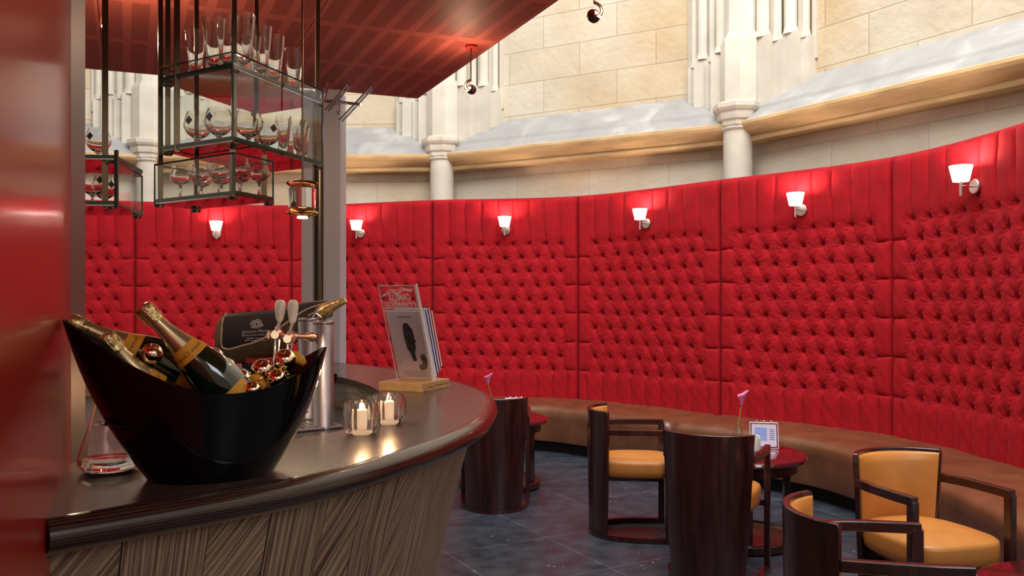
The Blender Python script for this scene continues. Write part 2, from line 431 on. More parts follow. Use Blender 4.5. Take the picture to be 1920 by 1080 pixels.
def dup(root, loc, rz=None, label=None, group=None, scale=None):
    r = root.copy(); C.objects.link(r); r.location = loc
    if rz is not None: r.rotation_euler = (0, 0, rz)
    if scale: r.scale = (scale,)*3
    if label: r['label'] = label
    if group: r['group'] = group
    for ch in list(root.children):
        c = ch.copy(); C.objects.link(c); c.parent = r
        for g in ch.children:
            d = g.copy(); C.objects.link(d); d.parent = c
    return r
def text_geo(s, size=1, align='CENTER', shear=0, bold=0):
    cu = bpy.data.curves.new('t', 'FONT'); cu.body = s; cu.size = size; cu.align_x = align; cu.shear = shear; cu.resolution_u = 2; cu.offset = bold
    o = bpy.data.objects.new('t', cu); C.objects.link(o)
    dg = bpy.context.evaluated_depsgraph_get(); dg.update()
    me = bpy.data.meshes.new_from_object(o.evaluated_get(dg))
    vs_ = [tuple(v.co) for v in me.vertices]; fs = [tuple(p.vertices) for p in me.polygons]
    bpy.data.objects.remove(o); bpy.data.curves.remove(cu); bpy.data.meshes.remove(me)
    return vs_, fs

def catmull(P_, n=12):
    P_ = [Vector(p) for p in P_]; out = []
    for i in range(len(P_)-1):
        p0 = P_[i-1] if i else P_[0]*2-P_[1]; p1, p2 = P_[i], P_[i+1]
        p3 = P_[i+2] if i+2 < len(P_) else P_[-1]*2-P_[-2]
        for k in range(n):
            t = k/n
            out.append(.5*((2*p1)+(p2-p0)*t+(2*p0-5*p1+4*p2-p3)*t*t+(3*p1-p0-3*p2+p3)*t**3))
    out.append(P_[-1]); return out
class Curve2:
    def __init__(s, pts):
        s.p = [Vector((q[0], q[1])) for q in pts]; s.s = [0]
        for a, b_ in zip(s.p, s.p[1:]): s.s.append(s.s[-1]+(b_-a).length)
        s.L = s.s[-1]; s.xs = np.array([q.x for q in s.p]); s.ys = np.array([q.y for q in s.p]); s.sa = np.array(s.s)
    def at(s, t):
        if t < 0: return s.p[0]+(s.p[0]-s.p[1]).normalized()*(-t)
        if t > s.L: return s.p[-1]+(s.p[-1]-s.p[-2]).normalized()*(t-s.L)
        return Vector((float(np.interp(t, s.sa, s.xs)), float(np.interp(t, s.sa, s.ys))))
    def nrm(s, t, side=1, h=.06):
        d = (s.at(t+h)-s.at(t-h)).normalized(); return Vector((d.y, -d.x))*side

# ------------------------------------------------------------------ apse plan
def wallpt(x, top):
    D = F*1.115/(565-top); return ((x-CX)/F*D, D)
seam_px = [(254, 377.5), (548, 385.0), (813, 375.3), (1087, 367.5), (1356, 336.5), (1682, 293)]
seams = [wallpt(*p) for p in seam_px]
last = (3.22, 4.78); seams2 = [(-5.72, 8.75)]+seams+[last, (3.10, 3.15)]
WC = Curve2([(p.x, p.y) for p in catmull([(a, b_, 0) for a, b_ in seams2], 20)])
seam_s = []
for q in seams2:
    v = Vector(q); k = min(range(len(WC.p)), key=lambda i: (WC.p[i]-v).length); seam_s.append(WC.s[k])
Z_SEAT = .452; Z_TOP = 2.595

# ------------------------------------------------------------------ floor, walls, canopy (setting)
mb = MB(); mb.box((0, 3, -.05), (18, 18, .1)); struct(obj('floor', mb, floor_m, smooth=False))
# polygonal stone apse
ZC = 3.08
V0 = [(-.788, 9.54), (2.18, 7.87)]
Lv = (-4.23, 9.65)
e = Vector(V0[0])-Vector(Lv)
side = 3.42
def ang(p, a): return (p[0]+side*math.cos(a), p[1]+side*math.sin(a))
R_ = Vector((3.55, 5.73))-Vector(V0[1]); R_.normalize()
V3 = (V0[1][0]+R_.x*side, V0[1][1]+R_.y*side)
V4 = ang(V3, math.radians(-88)); Lm = (Lv[0]-side*math.cos(math.radians(27)), Lv[1]-side*math.sin(math.radians(27)))
Lm2 = (Lm[0]-side*math.cos(math.radians(55)), Lm[1]-side*math.sin(math.radians(55)))
VERT = [Lm2, Lm, Lv, V0[0], V0[1], V3, V4]
wall_names = ['wall_far_left', 'wall_back_left', 'wall_back', 'wall_back_right', 'wall_right', 'wall_front_right']
def wall_strip(a, b_, rows, name, m, flip=False):
    a, b_ = Vector(a), Vector(b_); d = (b_-a); L = d.length; d.normalize(); n = Vector((d.y, -d.x))
    mbx = MB()
    prev = []; vacc = 0
    pts = []; uvs = []
    for i, (o_, z) in enumerate(rows):
        if i: vacc += math.hypot(o_-rows[i-1][0], z-rows[i-1][1])
        pts.append([Vector((a.x+n.x*o_, a.y+n.y*o_, z)), Vector((b_.x+n.x*o_, b_.y+n.y*o_, z))])
        uvs += [(0, rows[0][1]+vacc), (L, rows[0][1]+vacc)]
    mbx.grid(pts, uvs=uvs)
    return obj(name, mbx, m, smooth=False, recalc=False)
REC = -.34
tn = 1
for i in range(len(VERT)-1):
    a, b_ = VERT[i], VERT[i+1]
    struct(wall_strip(a, b_, [(-.16, 0), (-.16, 3.04)], wall_names[i]+'_lower', stone_lo))
    # cornice moulding
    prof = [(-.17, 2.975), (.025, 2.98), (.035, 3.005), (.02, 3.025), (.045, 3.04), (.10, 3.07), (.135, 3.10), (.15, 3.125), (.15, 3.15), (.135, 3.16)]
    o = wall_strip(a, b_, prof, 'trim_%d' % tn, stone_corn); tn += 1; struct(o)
    o = wall_strip(a, b_, [(.135, 3.16), (.02, 3.26), (.0, 3.30), (REC+.03, 3.54), (REC, 3.56)], 'trim_%d' % tn, stone_sill); tn += 1; struct(o)
    av, bv = Vector(a), Vector(b_); d = (bv-av).normalized()
    struct(wall_strip(av-d*.2, bv+d*.2, [(REC, 3.5), (REC, 8.0)], wall_names[i], stone_up))
# engaged columns and clustered piers
def pier(i):
    global tn
    v = Vector(VERT[i]); d1 = (v-Vector(VERT[i-1])).normalized(); d2 = (Vector(VERT[i+1])-v).normalized()
    n1 = Vector((d1.y, -d1.x)); n2 = Vector((d2.y, -d2.x)); nb = (n1+n2).normalized()
    c = v+nb*.06
    mbx = MB(); mbx.lathe([(.135, 0), (.135, 3.08), (.155, 3.10), (.155, 3.12)], 24, (c.x, c.y, 0))
    struct(obj('trim_%d' % tn, mbx, stone_pier)); tn += 1
    mbx = MB(); a0 = math.atan2(nb.y, nb.x)
    M = Matrix.Rotation(a0+PI/8, 3, 'Z')
    mbx.lathe([(.14, 3.10), (.17, 3.13), (.17, 3.17), (.19, 3.185), (.20, 3.22), (.20, 3.25), (.22, 3.265), (.235, 3.29), (.235, 3.33), (.19, 3.35)], 8, (c.x, c.y, 0), M)
    struct(obj('trim_%d' % tn, mbx, stone_pier, angle=20)); tn += 1
    # front shaft over the capital, with its plinth
    mbx = MB(); cc = v+nb*-.02
    mbx.lathe([(.20, 3.33), (.20, 3.93), (.185, 3.98), (.155, 4.03), (.155, 8)], 8, (cc.x, cc.y, 0), M)
    # shafts stepping back on either side
    for (dd, nn, sg) in ((d1, n1, -1), (d2, n2, 1)):
        for k, (off, dep, r) in enumerate(((.20, -.10, .085), (.31, -.16, .055), (.42, -.22, .075), (.53, -.28, .05))):
            p = v+dd*(sg*off)+nn*dep
            rot = math.atan2(dd.y, dd.x)
            hp = 3.95-.05*(k % 2)-.06*(sg < 0)
            mbx.box((p.x-nn.x*.1, p.y-nn.y*.1, (3.2+hp)/2), (r*2+.02, .2+r*2, hp-3.2), rot)
            mbx.lathe([(r*1.02, hp-.01), (r*.98, hp+.01), (r*.72, hp+.07), (r*.72, 8)], 12, (p.x+nn.x*r*.3, p.y+nn.y*r*.3, 0))
            q = v+dd*(sg*(off+.055))+nn*(dep-.13)
            mbx.box((q.x, q.y, 5.85), (.045, .20, 4.3), rot)
    struct(obj('trim_%d' % tn, mbx, stone_pier, angle=30)); tn += 1
for i in (1, 2, 3, 4, 5): pier(i)
# remaining room behind the viewer (plain stone)
back_pts = [V4, (V4[0]+.2, -4.5), (-8.8, -4.5), Lm2]
for k, nm in enumerate(('wall_side_right', 'wall_front', 'wall_side_left')):
    struct(wall_strip(back_pts[k], back_pts[k+1], [(0, 0), (0, 8)], nm, stone_lo))

# canopy over the bar, called ceiling
cc0 = Vector((-.60, 5.26)); ed = Vector((.8, -1.72)).normalized(); fd = Vector((-1.77, -.68)).normalized()
ZCAN = 2.77
mb = MB()
p = [cc0, cc0+fd*4.4, cc0+fd*4.4+ed*5.6, cc0+ed*5.6]
us = [(0, 0), (4.4, 0), (4.4, 5.6), (0, 5.6)]
mb.add([Vector((q.x, q.y, ZCAN)) for q in p], [(0, 1, 2, 3)], us)
struct(obj('ceiling', mb, ceiling_m, smooth=False, recalc=False))
mb = MB(); mb.prism([(q.x, q.y) for q in p], ZCAN+.003, ZCAN+.10)
red_edge = mat('red_painted_fascia', (.50, .03, .025), .35)
struct(obj('ceiling_fascia', mb, red_edge, smooth=False))

# left red metal wall beside the bar
def wl(D): return Vector((-.775-.446*(D-1.378), D))
a = wl(.2); b_ = wl(1.83); d = (b_-a).normalized(); n = Vector((-d.y, d.x))  # n points away from the bar
a, b_ = Vector(a), Vector(b_)
mb = MB(); mb.prism([a, b_, b_+n*.25, a+n*.25], 0, ZCAN-.002)
struct(obj('wall_left', mb, lacquer, smooth=False))
E1 = b_+d*.004
post_m = mat('satin_grey_wall_trim', (.24, .215, .215), .32, metal=.7)
mb = MB(); e2 = Vector((-.957*1.0+.0, 1.90)); 
mb.prism([E1, Vector((-.9715, 1.882)), Vector((-1.10, 1.99)), E1+n*.2+d*.02], 0, ZCAN-.002)
struct(obj('trim_%d' % tn, mb, post_m, smooth=False)); tn += 1

# ------------------------------------------------------------------ tufted velvet wall panels
def smoothstep(x, a, b_):
    t = np.clip((x-a)/(b_-a), 0, 1); return t*t*(3-2*t)
def velvet_panel(k):
    s0, s1 = seam_s[k], seam_s[k+1]; L = s1-s0; Wd = L
    p = .1075*Wd; q = .149; z0 = 2.095
    nu, nz_ = 300, 300
    us = np.linspace(-Wd/2+.004, Wd/2-.004, nu); zs = np.linspace(Z_SEAT-.06, Z_TOP, nz_)
    U, Z = np.meshgrid(us, zs)
    rng = np.random.default_rng(100+k)
    # gentle unevenness of the hand-made tufting
    ph = rng.uniform(0, 6.28, 8)
    Uw = U+.006*np.sin(Z*9+ph[0])*np.sin(U*7+ph[1])+.003*np.sin(Z*23+ph[2]+U*11)
    Zw = Z+.006*np.sin(U*8+ph[3])*np.sin(Z*6+ph[4])+.003*np.sin(U*25+ph[5]-Z*9)
    dz = z0-Zw
    m_ = dz/(2*q)+(Uw+.5*p)/p; n_ = dz/(2*q)-(Uw+.5*p)/p
    cr = np.abs(np.sin(PI*m_))*np.abs(np.sin(PI*n_))
    # distance to the nearest button
    Rm = []
    buttons = []
    best = np.full(U.shape, 9.0); th = np.zeros(U.shape); bid = np.zeros(U.shape)
    kk = 0
    for r in range(10):
        cols = [(i-3.5)*p for i in range(8)] if r % 2 == 0 else [(i-4)*p for i in range(9)]
        for c in cols:
            zc = z0-r*q; cu = c
            buttons.append((cu, zc))
            dd = np.hypot(Uw-cu, Zw-zc); msk = dd < best
            best = np.where(msk, dd, best); th = np.where(msk, np.arctan2(Zw-zc, Uw-cu), th); bid = np.where(msk, kk, bid); kk += 1
    pit = np.exp(-(best/.0125)**1.2)
    wr = np.cos(th*9+np.sin(bid*12.9)*5+3*best/.03)*np.exp(-(best/.055)**2)*np.clip(best/.02, 0, 1)
    mid = .009*(1-np.exp(-3.0*np.sqrt(cr+1e-9)))+.024*(1-np.exp(-(best/.046)**1.1))
    mid = mid+.0052*wr-.040*pit+.0022*np.sin(Zw*95+2.5*np.sin(Uw*31+ph[2]))*np.exp(-(best/.07)**2)
    # vertical flutes above and below
    fu_top = (Uw/p+.5) % 1.0; ft = np.minimum(fu_top, 1-fu_top)*p
    ft = np.where(np.abs(Uw) > 3.5*p+.0, np.abs(np.abs(Uw)-3.5*p), ft)
    fl_top = .034*(1-np.exp(-np.sqrt(ft/.009)*1.3))+.007*np.clip(ft/(.5*p), 0, 1)**.6
    fu_bot = (Uw/p) % 1.0; fb = np.minimum(fu_bot, 1-fu_bot)*p
    fb = np.where(np.abs(Uw) > 4*p, np.abs(np.abs(Uw)-4*p), fb)
    fl_bot = .034*(1-np.exp(-np.sqrt(fb/.009)*1.3))+.007*np.clip(fb/(.5*p), 0, 1)**.6
    # side margins with a horizontal seam at every odd row
    zr = (dz/q-1)/2.0; fr = np.abs(zr-np.round(zr))*2*q
    mg = .040*(1-np.exp(-np.sqrt(fr/.018)*1.3))
    side_ = smoothstep(np.abs(U), 3.72*p, 4.02*p)
    Hh = mid*(1-side_)+mg*side_
    t_top = smoothstep(Z, z0-.03, z0+.10)
    zlow = z0-9*q
    t_bot = smoothstep(-Z, -zlow-.03, -zlow+.11)
    top_here = fl_top*(1-0*side_)
    t_top_s = np.where(np.abs(U) > 3.9*p, smoothstep(Z, z0-q+.0, z0-q+.001)*0+(Z > z0-q), t_top)
    blend_side = smoothstep(np.abs(U), 3.5*p, 4*p)
    mg_top = np.where(dz < q, .040*(1-np.exp(-np.sqrt(np.abs(dz-q)/.018)*1.3)), mg)
    Hh = mid*(1-side_)+mg_top*side_
    f_t = np.where(np.abs(U) > 3.5*p, np.minimum(fl_top, .05), fl_top)
    tt = t_top
    Hh = Hh*(1-tt)+f_t*tt
    Hh = Hh*(1-t_bot)+fl_bot*t_bot
    Hh = Hh+.0016*np.sin(U*60+Z*13+ph[6])*np.sin(Z*35+ph[7])*(1-tt)
    # rounded borders
    eu = np.minimum(U+Wd/2, Wd/2-U); ez = np.minimum(Z_TOP-Z, Z-Z_SEAT+.2)
    brd = (1-np.exp(-(eu/.016)))*(1-np.exp(-(ez/.02)))
    Hh = .012+(Hh+.032)*brd
    rows = []
    P0 = [WC.at(s0+Wd/2+u) for u in us]; N0 = [WC.nrm(s0+Wd/2+u) for u in us]
    px = np.array([a.x for a in P0]); py = np.array([a.y for a in P0]); nx = np.array([a.x for a in N0]); ny = np.array([a.y for a in N0])
    X = px[None, :]+nx[None, :]*Hh; Y = py[None, :]+ny[None, :]*Hh
    # top roll back
    verts = np.stack([X, Y, Z], -1)
    backv = np.stack([np.broadcast_to(px, (1, nu)), np.broadcast_to(py, (1, nu)), np.full((1, nu), Z_TOP-.004)], -1)
    verts = np.concatenate([verts, backv-np.stack([nx, ny, nx*0], -1)[None]*.05], 0)
    nr = nz_+1
    # side returns
    lft = np.stack([np.full(nr, px[0]-nx[0]*.04), np.full(nr, py[0]-ny[0]*.04), verts[:, 0, 2]], -1)[:, None]
    rgt = np.stack([np.full(nr, px[-1]-nx[-1]*.04), np.full(nr, py[-1]-ny[-1]*.04), verts[:, -1, 2]], -1)[:, None]
    verts = np.concatenate([lft, verts, rgt], 1); nc = nu+2
    i, j = np.meshgrid(np.arange(nr-1), np.arange(nc-1), indexing='ij')
    a_ = (i*nc+j).ravel(); faces = np.stack([a_, a_+1, a_+nc+1, a_+nc], -1)
    cen = WC.at(s0+Wd/2)
    verts = verts-np.array([cen.x, cen.y, Z_SEAT])
    me = bpy.data.meshes.new('velvet_padding')
    vv = verts.reshape(-1, 3)
    me.vertices.add(len(vv)); me.vertices.foreach_set('co', vv.ravel().astype(np.float32))
    me.loops.add(faces.size); me.loops.foreach_set('vertex_index', faces.ravel().astype(np.int32))
    me.polygons.add(len(faces)); me.polygons.foreach_set('loop_start', np.arange(0, faces.size, 4, dtype=np.int32))
    me.update(calc_edges=True); me.validate()
    me.materials.append(velvet); me.shade_smooth()
    root = thing('upholstered_wall_panel', PANEL_LABELS[k], 'wall panel', (cen.x, cen.y, Z_SEAT), group='red velvet wall panels of the curved wall')
    o = bpy.data.objects.new('velvet_padding', me); C.objects.link(o); o.parent = root
    # backing board
    mbx = MB(); rws = []
    ss = [s0+L*t/12 for t in range(13)]
    for off, zz in ((-.045, Z_SEAT-.3), (-.045, Z_TOP-.01), (.006, Z_TOP-.01), (.006, Z_SEAT-.3), (-.045, Z_SEAT-.3)):
        rws.append([Vector(((WC.at(t)+WC.nrm(t)*off).x-cen.x, (WC.at(t)+WC.nrm(t)*off).y-cen.y, zz-Z_SEAT)) for t in ss])
    mbx.grid(rws); obj('backing_board', mbx, black_in, root)
    # covered buttons
    for (bu, bz) in buttons:
        c = WC.at(s0+Wd/2+bu); nn = WC.nrm(s0+Wd/2+bu)
        b2 = bpy.data.objects.new('tufting_button', BTN); C.objects.link(b2); b2.parent = root
        b2.location = (c.x-cen.x+nn.x*.016, c.y-cen.y+nn.y*.016, bz-Z_SEAT)
        b2.rotation_euler = (0, 0, math.atan2(nn.y, nn.x))
    return root
mb = MB(); mb.lathe([(0, -.004), (.006, -.003), (.0085, 0), (.006, .004), (0, .005)], 8, M=Matrix.Rotation(PI/2, 3, 'Y'))
_t = obj('tufting_button', mb, velvet_btn); BTN = _t.data; bpy.data.objects.remove(_t)
PANEL_LABELS = [
 'red velvet tufted wall panel at far left, mostly hidden behind the red metal wall',
 'red velvet tufted wall panel behind the champagne bucket, its lamp under the hanging glass rack',
 'red velvet tufted wall panel partly hidden by the grey steel column, lamp just right of the column',
 'red velvet tufted wall panel right behind the acrylic brochure stand',
 'red velvet tufted wall panel behind the armchair seen from its side',
 'red velvet tufted wall panel behind the calla flower on the middle table',
 'rightmost large red velvet tufted wall panel, rising at the right edge of the photo',
 'red velvet tufted wall panel beyond the right edge of the view']
for k in range(0, 8): velvet_panel(k)

# ------------------------------------------------------------------ wall sconces
def make_sconce():
    r = thing('wall_sconce', '', 'wall lamp')
    # local: +X points out of the wall; origin at the mount disc on the wall
    mbx = MB(); mbx.lathe([(0, -.03), (.048, -.03), (.050, .016), (.046, .020), (0, .020)], 28, M=Matrix.Rotation(PI/2, 3, 'Y')); obj('mount_disc', mbx, chrome_s, r)
    mbx = MB(); mbx.tube([(.01, 0, 0), (.11, 0, 0)], .006); obj('arm', mbx, chrome_s, r)
    mbx = MB(); mbx.tube([(.11, 0, -.065), (.11, 0, .045)], .0095, 12); obj('stem', mbx, chrome_s, r)
    mbx = MB(); mbx.lathe([(.048, .03), (.050, .03), (.073, .135), (.071, .135), (.048, .033)], 28, (.11, 0, 0)); obj('lamp_shade', mbx, shade_m, r)
    mbx = MB(); mbx.lathe([(0, .045), (.014, .05), (.017, .075), (.010, .10), (0, .105)], 12, (.11, 0, 0)); obj('bulb', mbx, bulb_m, r)
    return r
chrome_s = mat('satin_nickel', (.62, .58, .56), .28, metal=1)
sc0 = make_sconce()
SC_L = ['lit wall lamp under the hanging rack, between rack and champagne bucket', 'lit wall lamp just right of the grey steel column',
        'lit wall lamp above and to the right of the brochure stand', 'lit wall lamp above the armchair seen from its side',
        'lit wall lamp left of the last one on the right, above the middle table', 'lit wall lamp nearest the right edge, highest in the photo']
for i in range(6):
    s = (seam_s[i+1]+seam_s[i+2])/2
    sx_ = [406, 680, 950, 1215, 1506, 1836][i]
    best = min([s+t*.01 for t in range(-60, 61)], key=lambda t: abs(CX+F*(WC.at(t)+WC.nrm(t)*.06).x/(WC.at(t)+WC.nrm(t)*.06).y-sx_))
    c = WC.at(best); nn = WC.nrm(best)
    loc = (c.x+nn.x*.082, c.y+nn.y*.082, 2.245); rz = math.atan2(nn.y, nn.x)
    if i == 0: r = sc0; r.location = loc; r.rotation_euler = (0, 0, rz); r['group'] = 'lit wall lamps on the velvet wall'; r['label'] = SC_L[0]
    else: r = dup(sc0, loc, rz, SC_L[i], 'lit wall lamps on the velvet wall')
    ld = bpy.data.lights.new('sconce_light', 'POINT'); ld.energy = 6.5; ld.color = (1, .80, .68); ld.shadow_soft_size = .045
    lo = bpy.data.objects.new('sconce_light', ld); C.objects.link(lo); lo.parent = r; lo.location = (.11, 0, .115)
    lo.rotation_euler = (PI, 0, 0)

# ------------------------------------------------------------------ leather bench
def bench(sA, sB, label):
    cA = WC.at((sA+sB)/2); n = int((sB-sA)/.05)
    prof = [(-.02, .40), (.02, .452), (.10, .455), (.40, .457), (.66, .462), (.74, .458), (.785, .440), (.805, .40), (.80, .34), (.79, .25), (.785, .15), (.775, .115), (.70, .11), (.0, .11)]
    rows = []
    for k in range(n+1):
        s = sA+(sB-sA)*k/n; e_ = min(s-sA, sB-s); sq = 1-math.exp(-e_/.02)
        base = WC.at(s); nn = WC.nrm(s, h=.3)
        row = []
        for (o_, z) in prof:
            if z > .2: z = z-.03*(1-sq)
            oo = o_-(.03*(1-sq) if o_ > .6 else 0)
            row.append(Vector((base.x+nn.x*oo, base.y+nn.y*oo, z+(.004*math.sin(s*9+o_*7) if .05 < o_ < .7 else 0))))
        rows.append(row)
    root = thing('banquette_bench', label, 'bench', (cA.x, cA.y, 0), group='brown leather bench sections along the velvet wall')
    mbx = MB(); mbx.grid(rows); mbx.f += [tuple(range(len(prof))), tuple((n*len(prof)+j) for j in range(len(prof)))[::-1]]
    obj('leather_upholstery', mbx, leather_br, root, world=True, angle=60)
    mbx = MB(); rows = []
    for o_, z in ((.0, .001), (.66, .001), (.66, .112), (.0, .112)):
        rows.append([Vector(((WC.at(s)+WC.nrm(s, h=.3)*o_).x, (WC.at(s)+WC.nrm(s, h=.3)*o_).y, z)) for s in [sA+(sB-sA)*k/n for k in range(n+1)]])
    mbx.grid(rows); obj('plinth', mbx, black_in, root, world=True)
    # stitched vertical seams on the front and cross seams on the seat
    k = 0; s = sA+.55
    while s < sB-.3:
        base = WC.at(s); nn = WC.nrm(s, h=.3)
        pts = [(base.x+nn.x*o_, base.y+nn.y*o_, z) for (o_, z) in [(.798, .40), (.798, .34), (.788, .25), (.783, .15)]]
        mbx = MB(); mbx.tube(pts, .0035, 6); obj('front_seam', mbx, leather_br, root, world=True)
        s += .62
    return root
bench(seam_s[1]-1.5, seam_s[3]-.02, 'brown leather bench section behind the bar, mostly hidden by it')
bench(seam_s[3]-.0, seam_s[5]-.01, 'brown leather bench section behind the armchair seen from its side')
bench(seam_s[5]+.0, seam_s[7]-.05, 'brown leather bench section behind the middle table and the right armchairs')
bench(seam_s[7]-.04, seam_s[8]-.05, 'brown leather bench section at the right edge behind the facing armchair')

# ------------------------------------------------------------------ chairs
def arc_pts(R, half, cx, n=17):
    return [(cx-R*math.cos(a), R*math.sin(a)) for a in [half*(2*i/(n-1)-1) for i in range(n)]]
def make_chair():
    r = thing('tub_armchair', '', 'armchair')
    def board(z):   # chord half width and back position by height
        t = z/.80; ch = .192+.052*t; sg = .105+.025*t; R = (ch*ch+sg*sg)/(2*sg); half = math.asin(min(1, ch/R)); xb = -.262-.012*t
        return R, half, xb+R
    # curved back board from the floor to the top rim
    th = .024; rows = []
    zs = [0.035, .1, .25, .45, .6, .74, .785, .80]
    for z in zs:
        R, half, cx = board(z); k = half*(1 if z < .74 else (.985 if z < .79 else .955))
        zz = z
        rows.append([Vector((x, y, zz)) for x, y in arc_pts(R, k, cx)]+[Vector((x, y, zz)) for x, y in arc_pts(R-th, k, cx)][::-1])
    mbx = MB(); mbx.grid(rows, closed_u=True); nc = len(rows[0])
    h = nc//2
    for base in (0, (len(zs)-1)*nc):
        for j in range(h-1): mbx.f.append((base+j, base+j+1, base+nc-2-j, base+nc-1-j))
    obj('back_board', mbx, mahog, r, bevel=.004)
    # leather pad on the inside of the back
    rows = []
    for z, e_ in ((.43, 0.006), (.45, .030), (.6, .042), (.74, .038), (.776, .022), (.784, .004)):
        R, half, cx = board(z); k = half*.955
        def pr(rad, kk, e2): return [(cx-(rad-e2*math.cos(PI/2*(i/8-1)*.96))*math.cos(kk*(i/8-1)), (rad-e2*math.cos(PI/2*(i/8-1)*.96))*math.sin(kk*(i/8-1))) for i in range(17)]
        rows.append([Vector((x, y, z)) for x, y in pr(R-th+.003, k, 0)]+[Vector((x, y, z)) for x, y in pr(R-th-.004, k, e_)][::-1])
    mbx = MB(); mbx.grid(rows, closed_u=True); nc = len(rows[0]); h = nc//2
    for base in (0, 5*nc):
        for j in range(h-1): mbx.f.append((base+j, base+j+1, base+nc-2-j, base+nc-1-j))
    obj('back_pad', mbx, leather_tan, r, angle=70)
    # arms, front posts, horseshoe floor rail
    for sg in (-1, 1):
        pth = [(-.145, .222*sg, .672), (-.02, .243*sg, .675), (.12, .247*sg, .675), (.235, .242*sg, .675)]
        pth = catmull([(a_, b2, c_) for a_, b2, c_ in pth], 6)
        mbx = MB(); rows = []
        for q in pth:
            rows.append([q+Vector((0, a_, b2)) for a_, b2 in ((-.016, -.019), (.016, -.019), (.016, .019), (-.016, .019))])
        mbx.grid(rows, closed_u=True); nr = len(rows); mbx.f += [(0, 1, 2, 3), tuple((nr-1)*4+j for j in (3, 2, 1, 0))]
        obj('arm', mbx, mahog, r, bevel=.004, smooth=False)
        mbx = MB(); mbx.box((.222, .242*sg, .353), (.040, .030, .642)); obj('front_post', mbx, mahog, r, bevel=.004, smooth=False)
    pth = [(.242, -.242), (.10, -.240), (-.02, -.228), (-.13, -.185), (-.215, -.11), (-.245, 0), (-.215, .11), (-.13, .185), (-.02, .228), (.10, .240), (.242, .242)]
    pth = catmull([(a_, b2, 0) for a_, b2 in pth], 5); rows = []
    for i, q in enumerate(pth):
        t = (pth[min(i+1, len(pth)-1)]-pth[max(i-1, 0)]).normalized(); nn = Vector((t.y, -t.x, 0))
        rows.append([q+nn*a_+Vector((0, 0, b2)) for a_, b2 in ((-.018, .001), (.018, .001), (.018, .034), (-.018, .034))])
    mbx = MB(); mbx.grid(rows, closed_u=True); nr = len(rows); mbx.f += [(0, 1, 2, 3), tuple((nr-1)*4+j for j in (3, 2, 1, 0))]
    obj('floor_rail', mbx, mahog, r, smooth=False)
    # seat cushion
    out = []
    n = 48
    for i in range(n):
        a = 2*PI*i/n; ex = 4.2
        x = .250*math.copysign(abs(math.cos(a))**(2/ex), math.cos(a)); y = .226*math.copysign(abs(math.sin(a))**(2/ex), math.sin(a))
        if x < 0: y *= 1-.34*(abs(x)/.250)**2
        out.append((x+.01, y))
    rows = []
    for z, k in ((.392, .90), (.388, .94), (.400, .99), (.43, 1.0), (.468, 1.0), (.482, .985), (.489, .95), (.498, .75), (.504, .4), (.506, .0)):
        rows.append([Vector((.01+(x-.01)*k, y*k, z)) for x, y in out])
    mbx = MB(); mbx.grid(rows, closed_u=True); mbx.f.append(tuple(range(n))[::-1])
    obj('seat_cushion', mbx, leather_tan, r, angle=80)
    mbx = MB()
    mbx.box((.0, 0, .374), (.38, .32, .026)); mbx.box((.222, 0, .374), (.03, .46, .026))
    obj('seat_frame', mbx, mahog, r, smooth=False)
    return r
ch0 = make_chair()
CH = [((-.125, 6.0), 90, 'tub armchair seen from behind, dark wooden back beside the end of the bar'),
      ((.755, 5.30), -5, 'tub armchair seen from its side, open front facing right towards the middle table'),
      ((1.085, 4.44), 64, 'tub armchair seen from behind, tall dark back in front of the middle table'),
      ((1.18, 2.73), -9, 'nearest tub armchair at the bottom, seen over its dark curved back'),
      ((1.79, 3.605), -75, 'tub armchair at the right, turned towards the camera showing its caramel leather back and seat')]
for i, (p, deg, lab) in enumerate(CH):
    if i == 0:
        ch0.location = (*p, 0); ch0.rotation_euler = (0, 0, math.radians(deg)); ch0['label'] = lab; ch0['group'] = 'tub armchairs in the lounge'
    else: dup(ch0, (*p, 0), math.radians(deg), lab, 'tub armchairs in the lounge')

# ------------------------------------------------------------------ round tables
def make_table():
    r = thing('round_table', '', 'table')
    mbx = MB(); mbx.lathe([(0, .515), (.365, .515), (.385, .522), (.392, .535), (.388, .547), (.375, .552), (0, .552)], 56); obj('table_top', mbx, mahog_top, r)
    mbx = MB(); mbx.lathe([(.30, .455), (.335, .455), (.335, .516), (.30, .516)], 48); obj('apron', mbx, mahog, r)
    for k in range(4):
        a = PI/4+k*PI/2
        mbx = MB(); mbx.box((.272*math.cos(a), .272*math.sin(a), .26), (.035, .085, .52), a); obj('leg', mbx, mahog, r, bevel=.004, smooth=False)
    mbx = MB(); mbx.lathe([(0, .002), (.315, .002), (.325, .012), (.325, .052), (.315, .060), (.30, .060), (.29, .05), (0, .05)], 48); obj('base', mbx, mahog, r)
    return r
tb0 = make_table()
TB = [((-.10, 6.62), 20, 'small round table with flower behind the armchair at the end of the bar'),
      ((1.41, 5.10), 35, 'round red-brown lacquered table in the middle with pot, flower and menu card on it'),
      ((1.885, 2.59), 10, 'round table cut off by the bottom right corner')]
for i, (p, deg, lab) in enumerate(TB):
    if i == 0:
        tb0.location = (*p, 0); tb0.rotation_euler = (0, 0, math.radians(deg)); tb0['label'] = lab; tb0['group'] = 'round lounge tables'
    else: dup(tb0, (*p, 0), math.radians(deg), lab, 'round lounge tables')
ZT = .553
